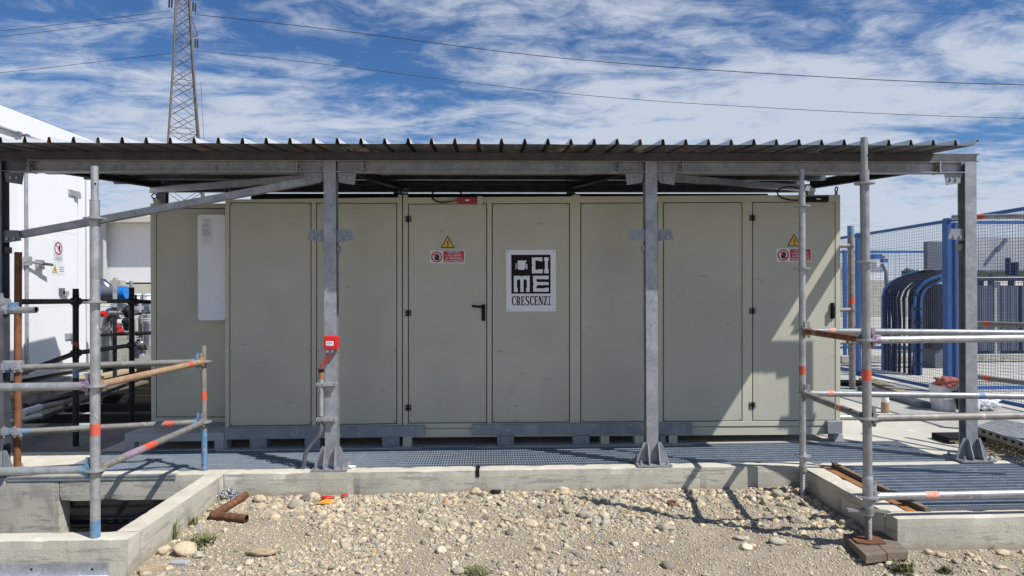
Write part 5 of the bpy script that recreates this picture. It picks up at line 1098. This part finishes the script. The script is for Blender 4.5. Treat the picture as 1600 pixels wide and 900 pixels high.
for i in range(len(zs)-1):
    for k in range(4):
        a, b, c, d = leg(k, zs[i]), leg(k+1, zs[i]), leg(k, zs[i+1]), leg(k+1, zs[i+1])
        q.tube([a, d], .055, 'lattice', 4, False); q.tube([b, c], .055, 'lattice', 4, False)
        if i % 3 == 0: q.tube([c, d], .055, 'lattice', 4, False)
o = q.build('lattice_bracing', t)
zarm = zz(58); tipR = PD(309.5, 57, dP)
for zlo, zhi, tip in ((zz(52), zz(40), PD(309.5, 56, dP)), (zz(-6), zz(-20), PD(262, -4, dP)), (zz(-6), zz(-20), PD(318, -4, dP))):
    q = MB(); s_ = [k for k in range(4) if (leg(k, zlo).x-tip.x)**2 < (leg((k+2) % 4, zlo).x-tip.x)**2]
    for k in s_: q.tube([leg(k, zlo), tip], .06, 'lattice', 4); q.tube([leg(k, zhi+1.5), tip], .05, 'lattice', 4)
    q.build('crossarm', t)
for x_, y0, y1 in ((264.5, -3, 12), (268.5, -3, 12), (301.8, 3, 17), (305.5, 5, 19), (305.3, 60, 74), (309, 61, 75)):
    q = MB(); a = PD(x_, y0, dP); b = PD(x_-.3, y1, dP); pts = [a.lerp(b, k/12) for k in range(13)]; q.tube(pts, [.13 if k % 2 else .07 for k in range(13)], 'steel_dark', 8); q.build('insulator', t)
q = MB(); q.tube([leg(0, 18.5)+Vector((.5, 0, 0)), leg(0, zz(130))+Vector((.8, 0, 0))], .03, 'lattice', 4); q.build('climbing_cable', t)
def wire(pts, label, r_=.032):
    c = [PD(x, y, d) for x, y, d in pts]; o = []
    for i in range(len(c)-1):
        p0, p1, p2, p3 = c[max(0, i-1)], c[i], c[i+1], c[min(len(c)-1, i+2)]
        for k in range(8):
            s_ = k/8; o.append(.5*((2*p1)+(p2-p0)*s_+(2*p0-5*p1+4*p2-p3)*s_*s_+(-p0+3*p1-3*p2+p3)*s_**3))
    o.append(c[-1]); q = MB(); q.tube(o, r_, 'steel_dark', 5); solo(q, 'overhead_wire', c[0][:], label, 'power line', 'overhead wires of the pylon')
wire([(304, 22.5, 90), (420, 35, 89), (560, 51.5, 88), (800, 82.5, 86), (1000, 101.5, 84), (1200, 115, 82), (1400, 126, 80), (1600, 132.5, 78), (1900, 138, 75), (2400, 130, 70)], 'upper wire to the right of the pylon, thicker, crossing above the whole canopy', .045)
wire([(307, 79.5, 90), (500, 99.5, 88.5), (800, 137, 86), (1000, 156, 84), (1200, 168.5, 82), (1400, 178.5, 80), (1600, 185, 78), (1900, 190, 75), (2400, 182, 70)], 'lower wire to the right of the pylon, running down towards the outer canopy post')
wire([(266, 17, 90), (150, 31, 91), (0, 48, 92), (-300, 72, 94), (-700, 80, 97)], 'topmost wire to the left of the pylon')
wire([(272, 26.5, 90), (140, 41, 91), (0, 57, 92), (-300, 82, 94), (-700, 92, 97)], 'middle wire to the left of the pylon, close below the topmost')
wire([(268, 83, 90), (140, 98, 91), (0, 113.5, 92), (-300, 140, 94), (-700, 150, 97)], 'lowest wire to the left of the pylon, above the white cabin')
wire([(1100, 6, 140), (1300, 14, 138), (1600, 25, 135), (2200, 35, 130)], 'faint thin wire high above the outer canopy post', .02)
# ================================================================ DEBRIS ON THE GRAVEL
def G(px_, py_, dz=0): p_ = PZ(px_, py_, GZ+dz); p_.z = gh(p_.x, p_.y)+dz; return p_
t = thing('rusty_pipe', G(358, 800)[:], 'rusty mitred pipe elbow lying on the gravel', 'pipe')
c0 = G(333, 806, .035); c1 = G(384, 776, .035); c2 = G(385, 811, .033)
q = MB(); q.tube([c0, c1], .029, 'pipe_rust', 18); q.build('arm', t)
q = MB(); q.tube([c0-(c2-c0).normalized()*.01, c2], .029, 'pipe_rust', 18, False); d = (c2-c0).normalized(); q.tube([c2, c2-d*.2], .025, 'blackmatte', 16, False)
q.tube([c2-d*.001, c2+d*.0005], [.029, .025], 'rust_bright', 18, False); q.blob(c0, .030, 'pipe_rust', 1, .05, 2); q.build('arm', t)
q = MB(); cc = G(354, 779, .02)
for k in range(90):
    a = cc+Vector((random.gauss(0, .045), random.gauss(0, .05), .005+abs(random.gauss(0, .02)))); dd = Vector((random.gauss(0, 1), random.gauss(0, 1), random.gauss(0, .5))).normalized(); q.tube([a, a+dd*.035], .0035, 'galv' if k % 3 else 'white_plate', 6); q.tube([a, a+dd*.004], .0075, 'galv', 6)
o = q.build('screws', None, cc[:]); o['kind'] = 'stuff'; o['label'] = 'small heap of bright screws in the corner of the low wall'
q = MB(); A_ = [G(*x) for x in ((430, 866), (432, 862), (428, 857), (395, 862), (384, 868), (390, 872))]
def plank_piece(p0, p1, w_, h_, m, name, label, cat): q = MB(); a = G(*p0); b = G(*p1); q.beam(a+Vector((0, 0, h_/2)), b+Vector((0, 0, h_/2)), w_, h_, m); bevel(solo(q, name, a[:], label, cat), .004)
q = MB(); c = G(409, 864, .02); q.blob(c, (.10, .034, .022), 'wood_pale', 8, .35, 3, 1.5); solo(q, 'driftwood', c[:], 'pale split piece of wood lying on the gravel in the foreground', 'wood')
plank_piece((217, 893), (258, 884), .05, .03, 'wood_pale', 'wood_offcut', 'brown wood offcut at the foot of the low concrete wall', 'wood')
plank_piece((268, 878), (294, 880), .05, .02, 'grey_light', 'tile_shard', 'pale flat shard in front of the big round stone', 'shard')
q = MB(); c = G(508, 787, .012); q.prism([c+Vector(v_) for v_ in ((-.09, -.03, 0), (.05, -.04, .0), (.085, .02, .01), (.0, .045, .012), (-.04, .02, .0))], (0, 0, .006), 'orange'); solo(q, 'plastic_scrap', c[:], 'flat orange plastic scrap below the wall', 'scrap')
q = MB(); c = G(510, 779, .03); q.blob(c, (.055, .025, .012), 'red_plastic', 3, .5, 2, 2); q.blob(c+Vector((.13, .05, 0)), (.03, .018, .01), 'red_plastic', 5, .5, 2, 2); solo(q, 'plastic_scrap', c[:], 'crumpled red plastic scrap resting on the orange one', 'scrap')
q = MB(); c = G(774, 771, .02); q.blob(c, (.05, .03, .012), 'black', 3, .4, 2, 2); solo(q, 'rubber_scrap', c[:], 'flat black rubber scrap at the foot of the slab edge', 'scrap')
q = MB(); c = G(1050, 789, .01); q.torus(c+Vector((0, 0, .008)), .028, .011, 'pipe_rust', (0, -.35, 1)); solo(q, 'washer', c[:], 'rusty ring-shaped washer lying on the stones', 'washer')
q = MB(); c = G(1499, 853, .01); q.torus(c+Vector((0, 0, .006)), .018, .009, 'plastic_white', (0, -.45, 1)); solo(q, 'washer', c[:], 'pale washer lying below the right-hand kerb wall', 'washer')
# steel angle against the low wall, bottom corner
a = P(-60, 884, YF-.02); b = P(167, 882, YF-.02)
q = MB(); q.box((a.x, YF-.012, a.z-.075), (b.x, YF-.004, a.z), 'galv'); q.box((a.x, YF-.06, a.z-.083), (b.x, YF-.004, a.z-.0755), 'white_plate')
for x_ in (49, 144): c = P(x_, 889.5, YF-.012); q.tube([c+Vector((0, .001, 0)), c-Vector((0, .0015, 0))], .007, 'black', 10)
solo(q, 'steel_angle', (b.x, YF, a.z), 'grey steel angle with bolt holes fixed to the front of the low wall', 'steel angle')
# cable protection joint in slab edge
q = MB(); c = P(750, 731, YS); q.box((c.x-.035, YS-.004, -.055), (c.x-.005, YS+.14, .004), 'blackmatte'); q.box((c.x-.035, YS+.06, .0), (c.x+.0, YS+.15, .006), 'blackmatte'); solo(q, 'joint_strip', c[:], 'short dark joint gap at the top of the slab edge', 'joint')

# ---- notable stones
def tint_obj(o, cols):
    me = o.data; at = me.color_attributes.new('tint', 'FLOAT_COLOR', 'POINT'); arr = np.tile(np.array([*cols, 1], dtype=np.float32), len(me.vertices)); at.data.foreach_set('color', arr)
warm = (.60, .52, .40); grey = (.45, .43, .385); pale = (.70, .65, .55); dark = (.18, .18, .18)
st_list = [
 (287, 860, 19, .74, warm, 'big round pale stone beside the weeds at the low wall'), (308, 868, 9, .7, grey, 'grey stone touching the big round pale stone'), (255, 860, 11, .8, warm, 'stone half behind the big round one, against the low wall'),
 (405, 783, 10, .75, warm, 'round stone just right of the rusty pipe'), (463, 791, 14, .8, grey, 'large grey boulder-like stone near the orange scrap'), (509, 768, 7, .8, warm, 'small round stone standing above the red scrap'),
 (744, 773, 9, .85, warm, 'brown round stone against the slab edge beside the black rubber scrap'), (880, 773, 12, .7, warm, 'large cream stone against the slab edge below the third feet of the enclosure'),
 (918, 804, 13, .65, grey, 'flat grey stone in front of the large cream stone'), (944, 803, 8, .9, pale, 'upright angular white stone beside the flat grey stone'), (689, 861, 9, .75, pale, 'round white stone in the foreground below the black rubber scrap'),
 (716, 889, 11, .6, grey, 'flat grey stone at the bottom edge beside a weed'), (1041, 824, 13, .6, grey, 'flat grey stone with a dark underside below the rusty washer'), (1217, 774, 10, .9, grey, 'grey-green stone leaning on the slab edge beside the rear screw jack'),
 (1197, 780, 12, .5, warm, 'flat tan stone beside the grey-green one at the slab edge'), (1250, 815, 14, .6, grey, 'angular flat-topped stone between the two shadows'), (1216, 848, 14, .55, grey, 'large sloping grey stone in front of the black-shadowed pebbles'),
 (1167, 854, 11, .6, pale, 'speckled white flat stone left of the sloping grey stone'), (1160, 842, 12, .4, grey, 'long flat grey stone behind the speckled white one'), (1452, 862, 9, .7, warm, 'oval cream stone right of the wooden planks'),
 (1471, 866, 8, .7, warm, 'second oval cream stone right of the wooden planks'), (1476, 851, 8, .6, pale, 'cream stone touching the right-hand kerb wall'), (1566, 882, 10, .4, warm, 'long flat tan stone near the lower corner of the picture'),
 (1570, 862, 11, .5, warm, 'broad tan stone right of the pale washer'), (1395, 880, 11, .5, pale, 'cream flat stone just in front of the wooden planks'), (656, 776, 7, .7, warm, 'small cream stone against the slab edge'),
 (409, 834, 0, 1, warm, '')]
for k, (x_, y_, rpx, fl, colr, lab) in enumerate(st_list):
    if not rpx: continue
    d_ = (G(x_, y_+rpx*.5)-Vector((0, 0, 0))).y; r_ = rpx*d_/F*.9; c = G(x_, y_+rpx*.5*fl); c.y += r_*.4; c.z = gh(c.x, c.y)+r_*fl*.55
    q = MB(); q.blob(c, (r_*1.05, r_*.85, r_*fl*.9), 'stone', k*1.7, .38, 3, .9); o = solo(q, 'stone', c[:], lab, 'stone', 'larger stones lying on the gravel'); kk = .85+.25*random.random(); tint_obj(o, tuple(v_*kk for v_ in colr))

# ---- gravel: many thousand small stones as one ground cover
def pebbles(n, r0, r1, sub, dens, seed, zoff=.25, xr=(-2.4, 5.6), yr=(3.2, 5.59)):
    g = np.random.default_rng(seed); V = np.array(ICO[sub][0]); Fc = np.array(ICO[sub][1]); nv = len(V)
    vs = []; cs = []; cnt = 0; tries = 0
    while cnt < n and tries < n*6:
        tries += 1
        x = g.uniform(*xr); y = g.uniform(*yr)
        if x < X_L+.01 or (x > X_R-.01 and y > YK-.01): continue
        pv = dens(x, y)
        if g.random() > pv: continue
        r_ = r0+(r1-r0)*g.random()**2.2
        s_ = np.array([r_*g.uniform(.75, 1.3), r_*g.uniform(.7, 1.1), r_*g.uniform(.35, .8)])
        P_ = V*s_*(1+.18*g.standard_normal((nv, 1)) if sub == 1 else 1)
        if sub > 1:
            for _ in range(6):
                nrm = g.standard_normal(3); nrm /= np.linalg.norm(nrm); h = r_*g.uniform(.28, .8); dd = P_@nrm; ex = np.maximum(dd-h, 0); P_ = P_-np.outer(ex*.96, nrm)
        a = g.uniform(0, 6.283); tl = g.uniform(-.35, .35); ca, sa = math.cos(a), math.sin(a); ct, st_ = math.cos(tl), math.sin(tl)
        Rm = np.array([[ca, -sa*ct, sa*st_], [sa, ca*ct, -ca*st_], [0, st_, ct]]); P_ = P_@Rm.T
        P_ += np.array([x, y, gh(x, y)+s_[2]*zoff]); vs.append(P_)
        u_ = g.random(); base = (.58, .51, .39) if u_ < .42 else (.47, .44, .375) if u_ < .72 else (.36, .355, .335) if u_ < .89 else (.72, .66, .56) if u_ < .95 else (.20, .19, .18) if u_ < .985 else (.48, .33, .23)
        k = g.uniform(.78, 1.18); cs.append(np.tile(np.array([base[0]*k, base[1]*k, base[2]*k, 1]), (nv, 1))); cnt += 1
    A = np.concatenate(vs); C_ = np.concatenate(cs); Fa = np.concatenate([Fc+i*nv for i in range(cnt)])
    return A, C_, Fa
def dn(x, y):
    v_ = .42+1.5*noise.noise(Vector((x*1.0, y*1.5, 9)))+.7*noise.noise(Vector((x*3.1, y*3.6, 2)))+.42*(y-4.5)
    if y > 5.3: v_ += .25
    if x < -1.2 and 4.3 < y < 5.2: v_ -= .35
    if x > 1.6 and y < 4.35: v_ -= .35
    return max(.05, min(1, v_))
parts = [pebbles(72000, .003, .0095, 1, lambda x, y: .62+.38*dn(x, y), 1, .2), pebbles(10500, .008, .017, 2, dn, 2, .15), pebbles(2600, .014, .036, 2, dn, 3, .12), pebbles(260, .028, .055, 3, lambda x, y: dn(x, y)*(.3 if y < 4.8 else 1), 4, .12)]
o0 = 0; Vv = []; Cc = []; Ff = []
for A, C_, Fa in parts: Vv.append(A); Cc.append(C_); Ff.append(Fa+o0); o0 += len(A)
Vv = np.concatenate(Vv); Cc = np.concatenate(Cc); Ff = np.concatenate(Ff)
me = bpy.data.meshes.new('gravel'); me.vertices.add(len(Vv)); me.vertices.foreach_set('co', Vv.astype(np.float32).ravel()); nf = len(Ff)
me.loops.add(nf*3); me.loops.foreach_set('vertex_index', Ff.astype(np.int32).ravel()); me.polygons.add(nf); me.polygons.foreach_set('loop_start', np.arange(0, nf*3, 3, dtype=np.int32)); me.polygons.foreach_set('loop_total', np.full(nf, 3, dtype=np.int32))
me.update(calc_edges=True); me.polygons.foreach_set('use_smooth', np.ones(nf, dtype=bool)); at = me.color_attributes.new('tint', 'FLOAT_COLOR', 'POINT'); at.data.foreach_set('color', Cc.astype(np.float32).ravel()); me.materials.append(MATS['stone'])
o = bpy.data.objects.new('gravel', me); COL.objects.link(o); o['kind'] = 'stuff'; o['label'] = 'loose tan and grey gravel and pebbles'

# ---- weeds
def weed(px_, py_, h, n, sp, label):
    b = G(px_, py_); q = MB()
    for k in range(n):
        a = random.random()*6.283; c = b+Vector((random.gauss(0, sp*.4), random.gauss(0, sp*.4), 0)); hh = h*(.4+.7*random.random()); l = sp*(.4+random.random())
        p0 = c; p1 = c+Vector((math.cos(a)*l*.4, math.sin(a)*l*.4, hh*.65)); p2 = c+Vector((math.cos(a)*l, math.sin(a)*l, hh*(.7+.3*random.random())))
        w_ = Vector((-math.sin(a), math.cos(a), 0))*.0035
        q.add([p0-w_, p0+w_, p1+w_*1.3, p1-w_*1.3, p2], [(0, 1, 2, 3), (3, 2, 4)], 'weed')
    solo(q, 'weed', b[:], label, 'weed', 'weeds in the gravel')
weed(310, 852, .07, 130, .10, 'spreading green weed behind the big round stone'); weed(300, 822, .09, 34, .03, 'upright grassy weed against the low concrete wall'); weed(272, 842, .16, 10, .03, 'thin tall weed stem against the low wall')
weed(745, 893, .03, 120, .07, 'low green weed at the bottom edge in the middle'); weed(1410, 888, .08, 90, .07, 'dry grass tuft before the wooden planks'); weed(1478, 889, .05, 60, .035, 'bright green seedling between pebbles'); weed(411, 774, .06, 30, .05, 'small grass tuft at the slab edge beside the rusty pipe'); weed(1545, 855, .03, 30, .03, 'tiny green weed under the right-hand kerb wall')
weed(1230, 781, .03, 30, .04, 'mossy tuft beside the rear screw jack')
scene.render.engine = 'CYCLES'
